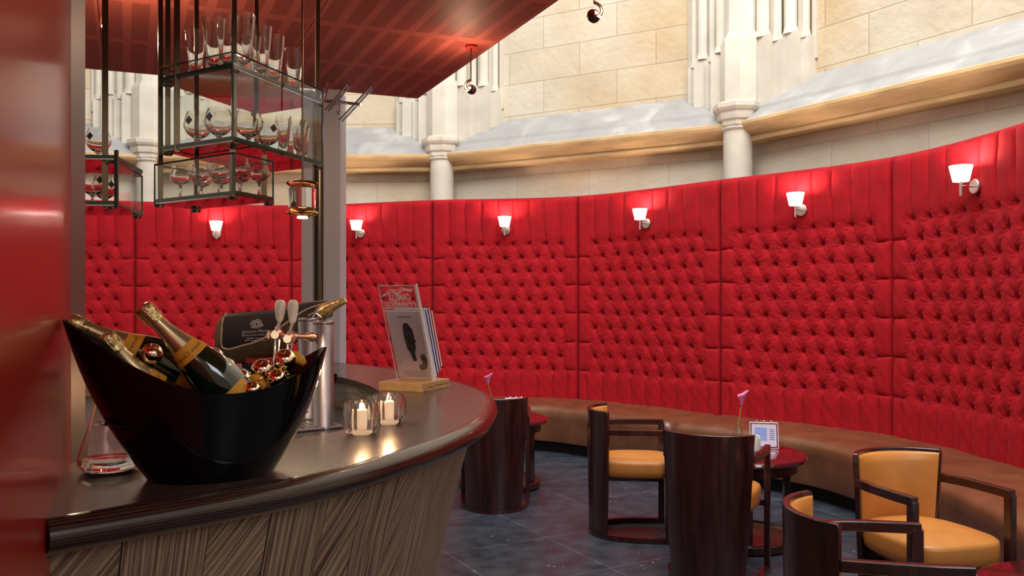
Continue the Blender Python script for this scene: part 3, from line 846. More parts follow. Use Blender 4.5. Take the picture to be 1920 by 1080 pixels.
# vase with calla lily
def make_vase(lean):
    r = thing('bud_vase', '', 'vase')
    mbx = MB(); mbx.lathe([(0, .001), (.028, .001), (.031, .01), (.031, .085), (.026, .105), (.014, .12), (.013, .14), (.018, .15), (.016, .15), (.011, .14), (.012, .12), (.024, .103), (.028, .085), (.028, .012), (0, .01)], 24)
    obj('glass_body', mbx, glass_soft, r)
    fl = thing('calla_lily', '', 'flower')
    pts = catmull([(0, 0, .015), (-.002, 0, .12), (.010*lean, 0, .20), (.022*lean, 0, .27)], 5)
    mbx = MB(); mbx.tube(pts, .0032, 8); obj('stem', mbx, stem_m, fl)
    top = pts[-1]; rows = []
    for k in range(7):
        t = k/6; rr = .004+.024*t**1.5; row = []
        for j in range(14):
            a = 2*PI*j/14; tip = 1+.55*t*max(0, math.cos(a))**3
            row.append(top+Vector((rr*math.cos(a)*tip+.012*t*t*lean*.3, rr*math.sin(a), -.012+.075*t+(.028*t*t*max(0, math.cos(a))-(.010*t if j in (6, 7, 8) else 0)))))
        rows.append(row)
    mbx = MB(); mbx.grid(rows, closed_u=True); o = obj('petal', mbx, petal, fl, angle=80)
    md = o.modifiers.new('s', 'SOLIDIFY'); md.thickness = .0015
    mbx = MB(); mbx.tube([top, top+Vector((.002, 0, .05))], .003, 8); obj('spadix', mbx, mat('yellow_spadix', (.7, .5, .08), .6), fl)
    return r, fl
v1, f1 = make_vase(-1.6); v1.location = (-.155, 6.56, ZT); f1.location = (-.155, 6.56, ZT)
v1['label'] = 'small clear glass vase on the table behind the armchair at the end of the bar'
f1['label'] = 'pink calla lily rising above the armchair back at the end of the bar'
v2, f2 = make_vase(1.0); p = Q(1384, 845, 5.27); v2.location = (p.x, p.y, ZT); f2.location = (p.x, p.y, ZT)
v2['label'] = 'small clear glass vase on the middle round table left of the card holder'
f2['label'] = 'pink calla lily standing in the vase on the middle round table'
# card holders
def make_card(label, loc, rz, lab_card):
    r = thing('card_holder', label, 'card holder', loc, rz)
    W_, Hh = .17, .155
    def pl(s, th=.0022):
        # leaning panel: bottom at +-.045, top at 0
        return [(-W_/2, s*.052, .002), (W_/2, s*.052, .002), (W_/2, s*.004, Hh), (-W_/2, s*.004, Hh)]
    for s in (1, -1):
        mbx = MB(); mbx.slab(pl(s), .0022); obj('acrylic_leaf', mbx, acrylic, r, smooth=False)
        mbx = MB(); mbx.tube([pl(s)[1], pl(s)[2]], .0022, 6); mbx.tube([pl(s)[0], pl(s)[3]], .0022, 6); mbx.tube([pl(s)[3], pl(s)[2]], .0022, 6); mbx.tube([pl(s)[0], pl(s)[1]], .0016, 6)
        obj('leaf_edge', mbx, acrylic_edge, r)
    for k in range(3):
        mbx = MB(); x = -.045+.045*k
        mbx.tube([(x, .009*math.cos(a), Hh+.002+.012*math.sin(a)) for a in [2*PI*j/14 for j in range(14)]], .0018, 6, closed=True); obj('binder_ring', mbx, chrome, r)
    c = thing('menu_card', lab_card, 'card', loc, rz)
    mbx = MB()
    q = [Vector(v) for v in pl(-1)]; cen = sum(q, Vector())/4
    q = [cen+(v-cen)*.88+Vector((0, .004, 0)) for v in q]
    mbx.slab(q, .001); obj('paper', mbx, paper_w, c, smooth=False)
    def on(u, v, e_=.0012):   # point on the card
        p_ = q[0]+(q[1]-q[0])*u+(q[3]-q[0])*v; nrm = (q[1]-q[0]).cross(q[3]-q[0]).normalized()
        return p_+nrm*(-e_) if nrm.y > 0 else p_+nrm*e_
    mbx = MB(); mbx.add([on(.12, .25), on(.62, .25), on(.62, .85), on(.12, .85)], [(0, 1, 2, 3)]); obj('printed_picture', mbx, paper_bl, c, smooth=False)
    mbx = MB()
    for k in range(6): v_ = .3+.09*k; mbx.add([on(.72, v_), on(.92, v_), on(.92, v_+.03), on(.72, v_+.03)], [(0, 1, 2, 3)])
    obj('printed_lines', mbx, paper_b, c, smooth=False)
    return r
p = Q(1432, 843, 5.26); make_card('clear acrylic card holder with rings on the middle round table', (p.x, p.y, ZT), math.radians(-12), 'printed white and blue card inside the holder on the middle round table')
make_card('clear acrylic card holder with rings on the table behind the armchair at the bar end', (.03, 6.60, ZT), math.radians(8), 'printed card inside the holder on the table behind the bar-end armchair')
# white sugar pot
p = Q(1415, 843, 5.12)
r = thing('white_pot', 'small white pot with sugar sachets on the middle round table', 'pot', (p.x, p.y, ZT))
mbx = MB(); mbx.lathe([(0, .001), (.028, .001), (.034, .015), (.038, .085), (.035, .085), (.031, .02), (0, .012)], 28); obj('pot_body', mbx, mat('white_glazed_pot', (.75, .85, .83), .25, coat=.4), r)
for k in range(5):
    a = k*1.3
    sc = thing('sugar_sachet', ('white sachet in the pot, nearest the card holder', 'dark brown sachet in the pot on the middle table', 'yellow sachet in the white pot', 'black sachet in the white pot', 'white sachet in the pot, nearest the armchair back')[k], 'sachet', (p.x+.014*math.cos(a), p.y+.014*math.sin(a), ZT+.03), a, 'sugar sachets in the white pot')
    mbx = MB(); mbx.box((0, 0, .035), (.024, .004, .07), Matrix.Rotation(.2, 3, 'Y')); obj('sachet_paper', mbx, (paper_w, label_ink, yellow, black_pl, paper_w)[k], sc, smooth=False)

# ------------------------------------------------------------------ bar counter
ZB = 1.12
outer_px = [(88, 970), (279, 939), (430, 915), (585, 887), (716, 854), (804, 826), (869, 799), (895, 782), (909, 763), (912, 745), (893, 730), (856, 717), (800, 703.5), (735, 691), (640, 681)]
op = [G(x, y, ZB) for x, y in outer_px]
op = [(v.x, v.y, 0) for v in op]
op = [(op[0][0]-.004, op[0][1]-.002, 0)]+op[1:]+[(-1.45, 5.15, 0), (-2.1, 5.25, 0), (-2.9, 5.0, 0), (-3.5, 4.4, 0)]
oc = catmull(op, 8)
# smooth the traced edge
for _ in range(10):
    oc = [oc[0]]+[(oc[i-1]+oc[i]*2+oc[i+1])/4 for i in range(1, len(oc)-1)]+[oc[-1]]
OC = Curve2([(v.x, v.y) for v in oc])
inner_px = [(250, 877), (400, 848), (537, 826), (600, 815), (642, 807), (690, 785), (716, 757), (712, 735), (690, 722), (655, 711), (619, 705)]
ip = [G(x, y, ZB) for x, y in inner_px]; ip = [(-1.02, 1.93, 0)]+[(v.x, v.y, 0) for v in ip]+[(-1.35, 4.35, 0), (-2.0, 4.45, 0), (-2.8, 4.2, 0)]
ic = catmull(ip, 6)
for _ in range(4):
    ic = [ic[0]]+[(ic[i-1]+ic[i]*2+ic[i+1])/4 for i in range(1, len(ic)-1)]+[ic[-1]]
IC = Curve2([(v.x, v.y) for v in ic])
bar = thing('bar_counter', 'curved bar counter with dark wooden top and zebra-grained veneer front', 'bar counter', (-.6, 2.6, 0))
NO = 160
so = [OC.L*i/NO for i in range(NO+1)]; si = [IC.L*i/NO for i in range(NO+1)]
# match inner to outer params by nearest monotone ratio
rows_t = [[Vector((*OC.at(s), ZB)) for s in so], [Vector((*IC.at(s), ZB)) for s in si]]
rows_t = [[Vector((*OC.at(s), ZB-.03)) for s in so], rows_t[0], rows_t[1], [Vector((*IC.at(s), ZB-.03)) for s in si], [Vector((*OC.at(s), ZB-.03)) for s in so]]
mbx = MB(); mbx.grid(rows_t); obj('worktop', mbx, worktop_m, bar, world=True, angle=30)
# bullnose edge
prof = [(0.0, .0005), (.012, .001), (.026, -.006), (.036, -.018), (.039, -.030), (.036, -.042), (.026, -.052), (.012, -.058), (-.01, -.059), (-.01, -.03)]
rows = []; uvs = []
for s in so:
    b2 = OC.at(s); nn = OC.nrm(s, 1, .05)
    rows.append([Vector((b2.x+nn.x*o_, b2.y+nn.y*o_, ZB+z)) for o_, z in prof])
    uvs += [(s, j*.014) for j in range(len(prof))]
mbx = MB(); mbx.grid(rows, uvs=uvs); mbx.f.append(tuple(range(len(prof)))); obj('edge_nosing', mbx, wenge_edge, bar, world=True, angle=70, recalc=False)
# inner rim moulding
prof = [(0, .0), (.006, .012), (.02, .014), (.034, .008), (.038, -.006), (.034, -.024), (.018, -.034), (0, -.034)]
rows = []
for s in si:
    b2 = IC.at(s); nn = IC.nrm(s, 1, .05)*-1
    rows.append([Vector((b2.x+nn.x*(o_-.02), b2.y+nn.y*(o_-.02), ZB+z)) for o_, z in prof])
k0 = int(NO*.55)
rim_m = mat('bronze_brown_inner_rim', (.10, .062, .035), .28, coat=.5)
mbx = MB(); mbx.grid([r_ for i, r_ in enumerate(rows) if i >= k0]); obj('inner_rim', mbx, rim_m, bar, world=True, angle=70)
# inner upstand: smoked panel and plywood strip, and the work platform
def strip_in(off, za, zb, m, name, i0=0):
    mbx = MB(); rr = []
    for o_, z in ((0, za), (off, za), (off, zb), (0, zb)):
        rr.append([Vector(((IC.at(s)-IC.nrm(s, 1, .05)*o_).x, (IC.at(s)-IC.nrm(s, 1, .05)*o_).y, z)) for s in si[i0:]])
    mbx.grid(rr); obj(name, mbx, m, bar, world=True)
strip_in(-.012, .98, ZB-.02, smoke_panel, 'inner_panel')
strip_in(.010, .975, .998, wood_strip, 'plywood_strip')
mbx = MB(); mbx.prism([(IC.at(s).x, IC.at(s).y) for s in si[::2]]+[(-2.9, 3.0), (-1.3, 2.1)], .93, .978)
obj('steel_work_platform', mbx, mat('dark_steel_worktop', (.17, .16, .18), .30, metal=.9, noise=.2, nscale=5), bar, world=True, smooth=False)
# front body, veneered, tapering inward towards the floor
rows = []; uvs = []
for zz, off in ((ZB-.055, -.035), (.9, -.085), (.6, -.155), (.3, -.215), (.0, -.27)):
    for s in so:
        b2 = OC.at(s); nn = OC.nrm(s, 1, .2)
        p_ = Vector((b2.x+nn.x*off, b2.y+nn.y*off, zz))
        uvs.append((s, zz))
    rows.append([Vector(((OC.at(s)+OC.nrm(s, 1, .2)*off).x, (OC.at(s)+OC.nrm(s, 1, .2)*off).y, zz)) for s in so])
mbx = MB(); mbx.grid(rows, uvs=uvs); obj('veneered_front', mbx, zebrano, bar, world=True, angle=70, recalc=False)
# metal line under the nosing
rows = []
for o_, z in ((-.012, -.058), (-.004, -.058), (-.004, -.066), (-.03, -.066)):
    rows.append([Vector(((OC.at(s)+OC.nrm(s, 1, .05)*o_).x, (OC.at(s)+OC.nrm(s, 1, .05)*o_).y, ZB+z)) for s in so])
mbx = MB(); mbx.grid(rows); obj('metal_shadow_line', mbx, steel_dark, bar, world=True)

# drip tray with holes (top-level thing lying on the platform)
p = G(560, 806, .98)
dt = thing('drip_tray', 'perforated steel drip tray at the foot of the beer columns', 'drip tray', (p.x-.02, p.y+.02, .979), math.radians(35))
mbx = MB(); mbx.box((0, 0, .006), (.34, .16, .010)); obj('tray_body', mbx, steel, dt, smooth=False, bevel=.002)
mbx = MB()
for i in range(12):
    for j in range(5): mbx.lathe([(0, .0115), (.0045, .0115), (.0045, .0125), (0, .0125)], 8, (-.145+.0264*i, -.056+.028*j, 0))
obj('drain_holes', mbx, black_in, dt)

# ------------------------------------------------------------------ beer columns and taps
def beer_column(label, px, py, h, r_):
    p = G(px, py, .979+.0)
    t = thing('beer_column', label, 'beer tower', (p.x, p.y+r_, .979), 0, 'steel beer columns')
    mbx = MB(); mbx.lathe([(0, 0), (r_*1.06, 0), (r_*1.06, .008), (r_, .012), (r_, h-.02), (r_*.97, h-.018), (r_*.97, h-.014), (r_*1.01, h-.012), (r_*1.01, h-.003), (r_*.95, h), (0, h)], 40)
    obj('column_body', mbx, steel, t)
    return t, p
bc1, p1 = beer_column('nearer brushed steel beer column with flat top', 602, 806, .425, .041)
bc2, p2 = beer_column('farther brushed steel beer column, partly behind the nearer one', 572, 787, .43, .040)
# copper cross pipe and two taps belong to the nearer column
D1 = p1.y+.03
pipe = thing('tap_manifold', 'copper-coloured cross pipe carrying two beer taps', 'beer tap pipe', tuple(Q(582, 632, D1-.05)))
a = Q(506, 628, D1-.14); b2 = Q(588, 632, D1-.03)
mbx = MB(); mbx.tube([a, b2], .009, 14)
for t, rr in ((.0, .016), (.06, .013), (.5, .014), (.55, .016), (.84, .013), (.90, .017), (.95, .019), (1.0, .015)):
    c = a+(b2-a)*t; dd = (b2-a).normalized()*.006; mbx.tube([c-dd, c+dd], rr, 14)
obj('pipe', mbx, copper, pipe, world=True, angle=35)
def tap(label, x, ytop, ybot, yb, xb):
    c = Q(xb, yb, D1-.155); t = thing('beer_tap', label, 'beer tap', tuple(c), 0, 'beer taps with white handles')
    mbx = MB(); mbx.lathe([(0, -.03), (.017, -.03), (.019, -.02), (.019, .02), (.015, .03), (0, .03)], 20, c, Matrix.Rotation(PI/2, 3, 'X')); mbx.lathe([(0, -.028), (.012, -.024), (.012, .03), (0, .03)], 14, c+Vector((0, .01, 0)))
    obj('tap_body', mbx, copper, t, world=True)
    mbx = MB(); mbx.lathe([(0, 0), (.014, 0), (.015, .003), (.0, .004)], 20, c+Vector((0, -.032, 0)), Matrix.Rotation(PI/2, 3, 'X')); obj('cap', mbx, white_cer, t, world=True)
    mbx = MB(); mbx.tube([c+Vector((0, 0, .02)), Q(x-1, ybot-2, D1-.155)], .006, 10); obj('lever', mbx, chrome, t, world=True)
    top = Q(x, ytop, D1-.155); bot = Q(x-2, ybot, D1-.155); L = (top-bot)
    mbx = MB(); n_ = 8; pts = [bot+L*(i/n_) for i in range(n_+1)]
    mbx.tube(pts, [.007, .0135, .0155, .0175, .019, .020, .0205, .019, .010], 16); obj('handle', mbx, white_cer, t, world=True, angle=80)
    sp = c+Vector((-.004, -.01, -.02)); mbx = MB(); mbx.tube([sp, sp+Vector((-.006, 0, -.11))], .0045, 10); mbx.tube([sp+Vector((.012, .01, 0)), sp+Vector((.004, .01, -.10))], .0035, 8)
    obj('spout', mbx, chrome, t, world=True)
tap('left beer tap with white ceramic handle', 526, 562, 604, 627, 520)
tap('right beer tap with white ceramic handle', 550, 562, 607, 635, 543)

# ------------------------------------------------------------------ covered ham on its stand
Dh = 3.80
hs = thing('ham_stand', 'dark ham stand with red bar and chrome clamp behind the beer taps', 'ham stand', tuple(Vector((Q(500, 700, Dh).x, Dh, .979))))
q0 = Vector((Q(500, 700, Dh).x, Dh+.02, .979))
mbx = MB(); mbx.box(q0+Vector((0, 0, .012)), (.46, .2, .024)); obj('base_board', mbx, black_pl, hs, world=True, bevel=.004)
mbx = MB(); mbx.box(q0+Vector((-.09, 0, .12)), (.05, .05, .20)); mbx.box(q0+Vector((-.02, 0, .208)), (.18, .07, .02)); obj('upright', mbx, black_pl, hs, world=True, bevel=.004)
pa = Q(466, 676, Dh-.06); mbx = MB(); mbx.box(pa+Vector((.085, 0, 0)), (.19, .035, .03)); obj('red_bar', mbx, red_pl, hs, world=True, bevel=.006)
mbx = MB()
mbx.tube([Q(583, 645, Dh), Q(585, 618, Dh-.03), Q(596, 598, Dh-.06), Q(600, 588, Dh-.06)], .008, 10)
mbx.tube([Q(578, 592, Dh-.10), Q(592, 585, Dh-.10), Q(596, 578, Dh-.10)], .006, 10); mbx.tube([Q(583, 600, Dh-.10), Q(592, 587, Dh-.10), Q(602, 596, Dh-.10)], .006, 10)
mbx.tube([q0+Vector((.15, 0, .02)), Q(583, 645, Dh)], .010, 10)
obj('clamp', mbx, chrome, hs, world=True)
ham = thing('cured_ham', 'ham leg in a dark printed cloth cover with beige piping, gold wrapped shank at right', 'ham', tuple(Q(500, 640, Dh)))
# body lofted along its length: px outline (top, bottom)
sect = [(411, 618, 662), (416, 596, 676), (424, 589, 681), (445, 587, 682), (475, 585, 679), (505, 583, 672), (530, 580, 660), (553, 572, 645), (575, 568, 628), (595, 566, 612), (612, 565, 598), (622, 566, 594)]
rows = []
for x, yt, yb in sect:
    c = Q(x, (yt+yb)/2, Dh); rr = (yb-yt)/2*Dh/F; dep = min(rr, .10)*.95
    rows.append([c+Vector((0, -math.cos(a)*dep, math.sin(a)*rr)) for a in [2*PI*j/28 for j in range(28)]])
mbx = MB(); mbx.grid(rows, closed_u=True); mbx.f += [tuple(range(28)), tuple(11*28+j for j in range(28))[::-1]]
obj('cover_body', mbx, cover_side, ham, world=True, angle=80)
# dark front flap over the cover, its outline traced, offset slightly in front
flap_t = [(418, 589.5), (445, 586.5), (475, 584.5), (505, 582), (530, 579), (553, 571.5), (575, 567), (600, 565), (616, 564)]
flap_b = [(417, 652), (430, 655), (455, 648), (480, 641), (502, 630), (525, 614), (545, 600), (575, 580), (616, 567)]
ft = catmull([(x, y, 0) for x, y in flap_t], 4); fb_ = catmull([(x, y, 0) for x, y in flap_b], 4)
def hamy(x, y):
    i = 0
    for i in range(len(sect)-1):
        if sect[i][0] <= x <= sect[i+1][0]: break
    a, b3 = sect[i], sect[i+1]; t = max(0, min(1, (x-a[0])/(b3[0]-a[0])))
    yt = a[1]+(b3[1]-a[1])*t; yb = a[2]+(b3[2]-a[2])*t; cy_ = (yt+yb)/2; rr = (yb-yt)/2*Dh/F; dep = min(rr, .10)*.95
    k = max(-1, min(1, (y-cy_)/((yb-yt)/2))); return Dh-dep*math.sqrt(1-k*k)
rows = []
for t in range(9):
    rows.append([Q(A.x+(B.x-A.x)*t/8, A.y+(B.y-A.y)*t/8, hamy(A.x+(B.x-A.x)*t/8, A.y+(B.y-A.y)*t/8)-.006) for A, B in zip(ft, fb_)])
mbx = MB(); mbx.grid(rows); o = obj('cloth_flap', mbx, cover_cl, ham, world=True, angle=80); md = o.modifiers.new('s', 'SOLIDIFY'); md.thickness = .003; md.offset = 0
border = [Q(B.x, B.y, hamy(B.x, B.y)-.010) for B in fb_]
lt = [Q(x, y, hamy(x, y)-.010) for x, y in ((424, 588), (418, 600), (416, 620), (415, 640), (417, 652))]
mbx = MB(); mbx.tube(lt+border[1:], .0045, 8); mbx.tube([Q(A.x, A.y, hamy(A.x, A.y)-.010) for A in ft[20:]], .003, 6); obj('piping', mbx, cover_trim, ham, world=True)
def ham_text(s, size, x, y, sh=0):
    vs_, fs = text_geo(s, size, 'CENTER', sh); m_ = MB()
    m_.add([Q(x+vx+vy*.0, y-vy-(-.05)*vx*0+vx*-.06, hamy(x+vx, y-vy)-.0095) for vx, vy, _ in vs_], fs); return m_
mbx = MB()
for s_, sz, x, y in (('Jamones Mateo', 8.2, 479, 623.5), ('Elaboración artesanal', 5.6, 477, 629.5)):
    t_ = ham_text(s_, sz, x, y, .2); mbx.add(t_.v, t_.f)
for x0, x1, yy in ((462, 476, 634), (479, 496, 634), (458, 468, 638), (471, 482, 638), (485, 499, 638)):
    mbx.add([Q(x_, y_-(x_-479)*.0, hamy(x_, y_)-.0095) for x_, y_ in ((x0, yy), (x1, yy-.8), (x1, yy+.6), (x0, yy+1.4))], [(0, 1, 2, 3)])
obj('printed_lettering', mbx, grey_ink, ham, world=True, smooth=False, recalc=False)
# crest: shield outline with curls
mbx = MB(); cxp, cyp = 481, 608
for rr, ph in ((8.5, 0), (5.5, .4), (2.8, .8)):
    pts = [Q(cxp+rr*1.25*math.cos(a)*(1+.16*math.sin(6*a+ph)), cyp+rr*.95*math.sin(a)*(1+.16*math.cos(5*a)), hamy(cxp, cyp)-.013) for a in [2*PI*j/40 for j in range(40)]]
    mbx.tube(pts, .0022, 6, closed=True)
for k in range(9):
    a = 2*PI*k/9; mbx.tube([Q(cxp+3*math.cos(a), cyp+2.4*math.sin(a), hamy(cxp, cyp)-.013), Q(cxp+10.5*math.cos(a+.3), cyp+8*math.sin(a+.3), hamy(cxp, cyp)-.013)], .0018, 6)
obj('printed_crest', mbx, grey_ink, ham, world=True)
mbx = MB(); pts = [Q(x, y, Dh-.05) for x, y in ((598, 590), (608, 584), (620, 576), (630, 571), (640, 566.5), (646, 564.5), (650, 567))]
mbx.tube(pts, [.030, .034, .026, .021, .017, .017, .008], 14); obj('gold_wrapped_shank', mbx, gold, ham, world=True)

# ------------------------------------------------------------------ champagne bucket
bk_c = Vector((-.622, 1.715)); tl = .326; trr = .260; lowz = .181; BROT = math.radians(25)
bucket = thing('champagne_bucket', 'large glossy black boat-shaped champagne bucket on the bar', 'wine bucket', (bk_c.x, bk_c.y, ZB), BROT)
rim_a_l = .275; rim_a_r = .237; rim_b = .140
def bk(phi, t, ins=0):
    c, s = math.cos(phi), math.sin(phi)
    al = rim_a_l if c < 0 else rim_a_r
    # plan at the rim (pointed ends) and at the base (oval)
    rx = al*c; ry = rim_b*math.copysign(abs(s)**1.25, s)*(1-.0*abs(c))
    bx = .122*c; by = .090*s
    zr = lowz+((tl if c < 0 else trr)-lowz)*abs(c)**(1.6 if c < 0 else 2.6)
    k = t**(.92 if c < 0 else .95)
    x = bx+(rx-bx)*k+(-.03*math.sin(PI*min(1, t))*(-1 if c > 0 else 1)*abs(c)**3*.55); y = by+(ry-by)*t**.85
    f = 1-ins/max(.08, math.hypot(x, y))
    return Vector((x*f, y*f, zr*t))
NP = 96; rows = []
for t in (0, .02, .1, .2, .3, .4, .5, .6, .7, .8, .9, .96, 1.0): rows.append([bk(2*PI*j/NP, t)+Vector((0, 0, .0)) for j in range(NP)])
for t in (1.0, .96, .9, .8, .7, .6, .5, .4, .3, .2, .1): rows.append([bk(2*PI*j/NP, t, .006)+Vector((0, 0, .0)) for j in range(NP)])
rows.append([Vector((bk(2*PI*j/NP, .1, .01).x*.02, bk(2*PI*j/NP, .1, .01).y*.02, .012)) for j in range(NP)])
mbx = MB(); mbx.grid(rows, closed_u=True); mbx.f.append(tuple(range(NP))[::-1])
obj('bucket_shell', mbx, black_ac, bucket, angle=50)

# champagne bottles: axis defined from cap to base
def bottle_prof(k=1):
    return dict(cap=[(0, 0), (.012, 0), (.0165, .004), (.0175, .012), (.0165, .024), (.0150, .03), (.0165, .034), (.0150, .042)],
                foil=[(.0150, .042), (.0155, .055), (.0185, .078), (.0235, .100), (.0262, .112)],
                band=[(.0265, .110), (.0345, .136), (.0355, .140)],
                glass_=[(.0258, .110), (.0345, .138), (.0415, .165), (.0450, .190), (.0462, .215), (.0462, .30), (.042, .308), (0, .302)],
                label=[(.0441, .238), (.0441, .305)])
def bottle(label, cap, toward, shown=None, roll=0, cut=None):
    cap = Vector(cap); ax = (Vector(toward)-cap).normalized()
    r = thing('champagne_bottle', label, 'champagne bottle', tuple(cap), 0, 'champagne bottles in the bucket')
    # the label side is turned to the room, away from the bucket's middle
    vd = (Vector((0, 0, H))-cap); vd = (vd-ax*vd.dot(ax)).normalized(); yy = -vd; xx = yy.cross(ax)
    M = Matrix((xx, yy, ax)).transposed() @ Matrix.Rotation(roll, 3, 'Z')
    P_ = bottle_prof()
    def crumple(j, i): return .045*math.sin(j*1.7+i*2.1)+.03*math.sin(j*.9)
    mbx = MB(); mbx.lathe(P_['cap'], 22, M=M, rib=crumple)
    for a in [2*PI*q/4 for q in range(4)]:
        mbx.tube([M @ Vector((.0178*math.cos(a), .0178*math.sin(a), z)) for z in (.004, .02, .036)], .0012, 6)
    obj('foil_cap', mbx, gold, r, angle=50)
    mbx = MB(); mbx.lathe(P_['foil'], 28, M=M, rib=lambda j, i: .012*math.sin(j*2.3+i)); obj('neck_foil', mbx, gold_sat, r)
    mbx = MB(); mbx.lathe(P_['glass_'], 36, M=M); gl = obj('glass_body', mbx, green_gl, r)
    mbx = MB(); mbx.lathe(P_['band'], 36, M=M); mbx.f = [f for f in mbx.f if len(f) == 4]; nb = obj('neck_band', mbx, yellow, r)
    def wrap(vs_, rfun, z0, th0):
        out = []
        for x, y, _ in vs_:
            z = z0-y; rr = rfun(z)+.0006; th = th0+x/rr
            out.append(M @ Vector((rr*math.cos(th), rr*math.sin(th), z)))
        return out
    vs_, fs = text_geo('Veuve Clicquot', .0125)
    def rb(z): return .0265+(.0355-.0265)*(z-.110)/.030
    mbx = MB(); mbx.add(wrap(vs_, rb, .130, -PI/2), fs); obj('band_lettering', mbx, label_ink, nb, smooth=False, recalc=False)
    mbx = MB(); rows = [[M @ Vector((.0468*math.cos(t), .0468*math.sin(t), z)) for t in [-PI/2+.95*(q/9-1) for q in range(19)]] for z in (.232, .298)]
    mbx.grid(rows); lb = obj('front_label', mbx, yellow, r, recalc=False)
    return r
gold_sat = mat('satin_gold_neck_foil', (.62, .48, .26), .33, metal=.85, noise=.1, nscale=30)
# (cap pixel, distance) -> (body pixel, distance)
bottle('champagne bottle leaning highest in the middle of the bucket, foil top pointing up left', Q(264, 574, 1.62), Q(435, 738, 1.69), roll=0.1)
bottle('champagne bottle lying at the left tip of the bucket, leftmost of the four', Q(128, 601, 1.64), Q(282, 668, 1.70), roll=.25)
bottle('champagne bottle with foil neck in front of the leftmost one, low at the left rim', Q(194, 628, 1.60), Q(280, 722, 1.65), roll=.25)
rb_ = bottle('champagne bottle at the back of the bucket behind the gold balls', Q(345, 642, 1.77), Q(436, 712, 1.785), roll=.1); rb_.scale = (.80,)*3

def ball(label, x, y, rpx, D):
    c = Q(x, y, D); rr = rpx*D/F
    t = thing('gold_ball', label, 'ornament', tuple(c), 0, 'shiny gold balls in the bucket')
    mbx = MB(); n_ = 18; mbx.lathe([(rr*math.sin(PI*k/n_), -rr*math.cos(PI*k/n_)) for k in range(n_+1)], 32); obj('ball_shell', mbx, gold_ch, t, angle=180)
    mbx = MB(); mbx.lathe([(rr*.22, rr*.95), (rr*.22, rr*1.12), (0, rr*1.14)], 12, M=Matrix.Rotation(.7, 3, 'X')); obj('ball_cap', mbx, gold_bead, t)
    return t
ball('shiny gold ball left of the leaning bottle neck', 285, 664, 20, 1.655)
ball('shiny gold ball half hidden behind the leaning bottle', 401, 671, 19, 1.765)
ball('shiny gold ball just right of the leaning bottle', 421, 692, 22, 1.735)
ball('lowest shiny gold ball, beside the yellow label of the leaning bottle', 451, 713, 21, 1.70)
ball('shiny gold ball with bright window reflection in the middle of the right group', 492, 694, 21, 1.755)
ball('highest shiny gold ball, near the right tip of the bucket', 534, 676, 22, 1.78)
ball('shiny gold ball peeking over the rim below the others at the right', 519, 711, 18, 1.735)
ball('shiny gold ball peeking over the rim at the front, farthest down', 515-42, 732, 17, 1.675)
mbx = MB()
random.seed(3)
for k in range(170):
    x = random.uniform(395, 545); y = 738-(x-430)*.42*max(0, (x-430)/120)+random.uniform(-18, 12)-(10 if x < 430 else 0)
    D = random.uniform(-.03, .03)+1.70+(x-430)*.0007; c = Q(x, y, D); rr = random.uniform(.0028, .0048)
    mbx.lathe([(0, -rr), (rr*.8, -rr*.6), (rr, 0), (rr*.8, rr*.6), (0, rr)], 7, c)
o = obj('bead_garland', mbx, gold_bead); tag(o, 'gold bead garland heaped between the gold balls in the bucket', 'garland', kind='stuff')
for k, (x, y, D, lab) in enumerate(((447, 727, 1.69, 'yellow wrapped sweet beside the lowest gold ball'), (486, 716, 1.735, 'yellow wrapped sweet below the ball with the window reflection'), (560, 672, 1.80, 'yellow wrapped sweet against the right tip of the bucket'))):
    c = Q(x, y, D); t = thing('yellow_sweet', lab, 'sweet', tuple(c)); mbx = MB()
    mbx.tube([(-.016, 0, .012), (-.008, 0, .006), (.006, 0, -.006), (.014, 0, -.013)], [.006, .011, .011, .006], 14); obj('wrapper', mbx, yellow, t)
# hidden fill that carries balls and bottles
mbx = MB(); rows = []
for t, zf in ((.62, 0),): 
    ring = [bk(2*PI*j/48, .62, .012) for j in range(48)]; ring = [Vector((q.x, q.y, .12)) for q in ring]
rows = [ring, [Vector((q.x*.5, q.y*.5, .135)) for q in ring], [Vector((0, 0, .14))]*48]
mbx.grid([[q*1 for q in r_] for r_ in rows], closed_u=True)
o = obj('crushed_ice', mbx, mat('dark_crushed_ice', (.03, .03, .032), .15), None); o.location = (bk_c.x, bk_c.y, ZB); o.rotation_euler = (0, 0, BROT); tag(o, 'dark crushed ice filling the champagne bucket below the bottles', 'ice', kind='stuff')

# ------------------------------------------------------------------ decanter
p = G(184, 893, ZB)
dc = thing('glass_decanter', 'clear glass carafe with wide base and slim neck beside the red wall', 'carafe', (p.x-.002, p.y+.055, ZB))
prof = [(0, .001), (.045, .001), (.058, .008), (.064, .020), (.062, .035), (.054, .062), (.044, .092), (.036, .120), (.031, .150), (.029, .185), (.030, .22), (.033, .245)]
inner = [(r_-.0022, z+.001) for r_, z in prof[::-1] if r_ > .003 and z > .002]+[(.0, .010)]
mbx = MB(); mbx.lathe(prof+inner, 48); obj('glass_body', mbx, glass, dc)
mbx = MB(); mbx.lathe([(0, .0108), (.054, .0108), (.0600, .020), (.0595, .027), (0, .027)], 40); obj('water', mbx, glass_real('water', (.97, .96, .95), 1.33), dc)

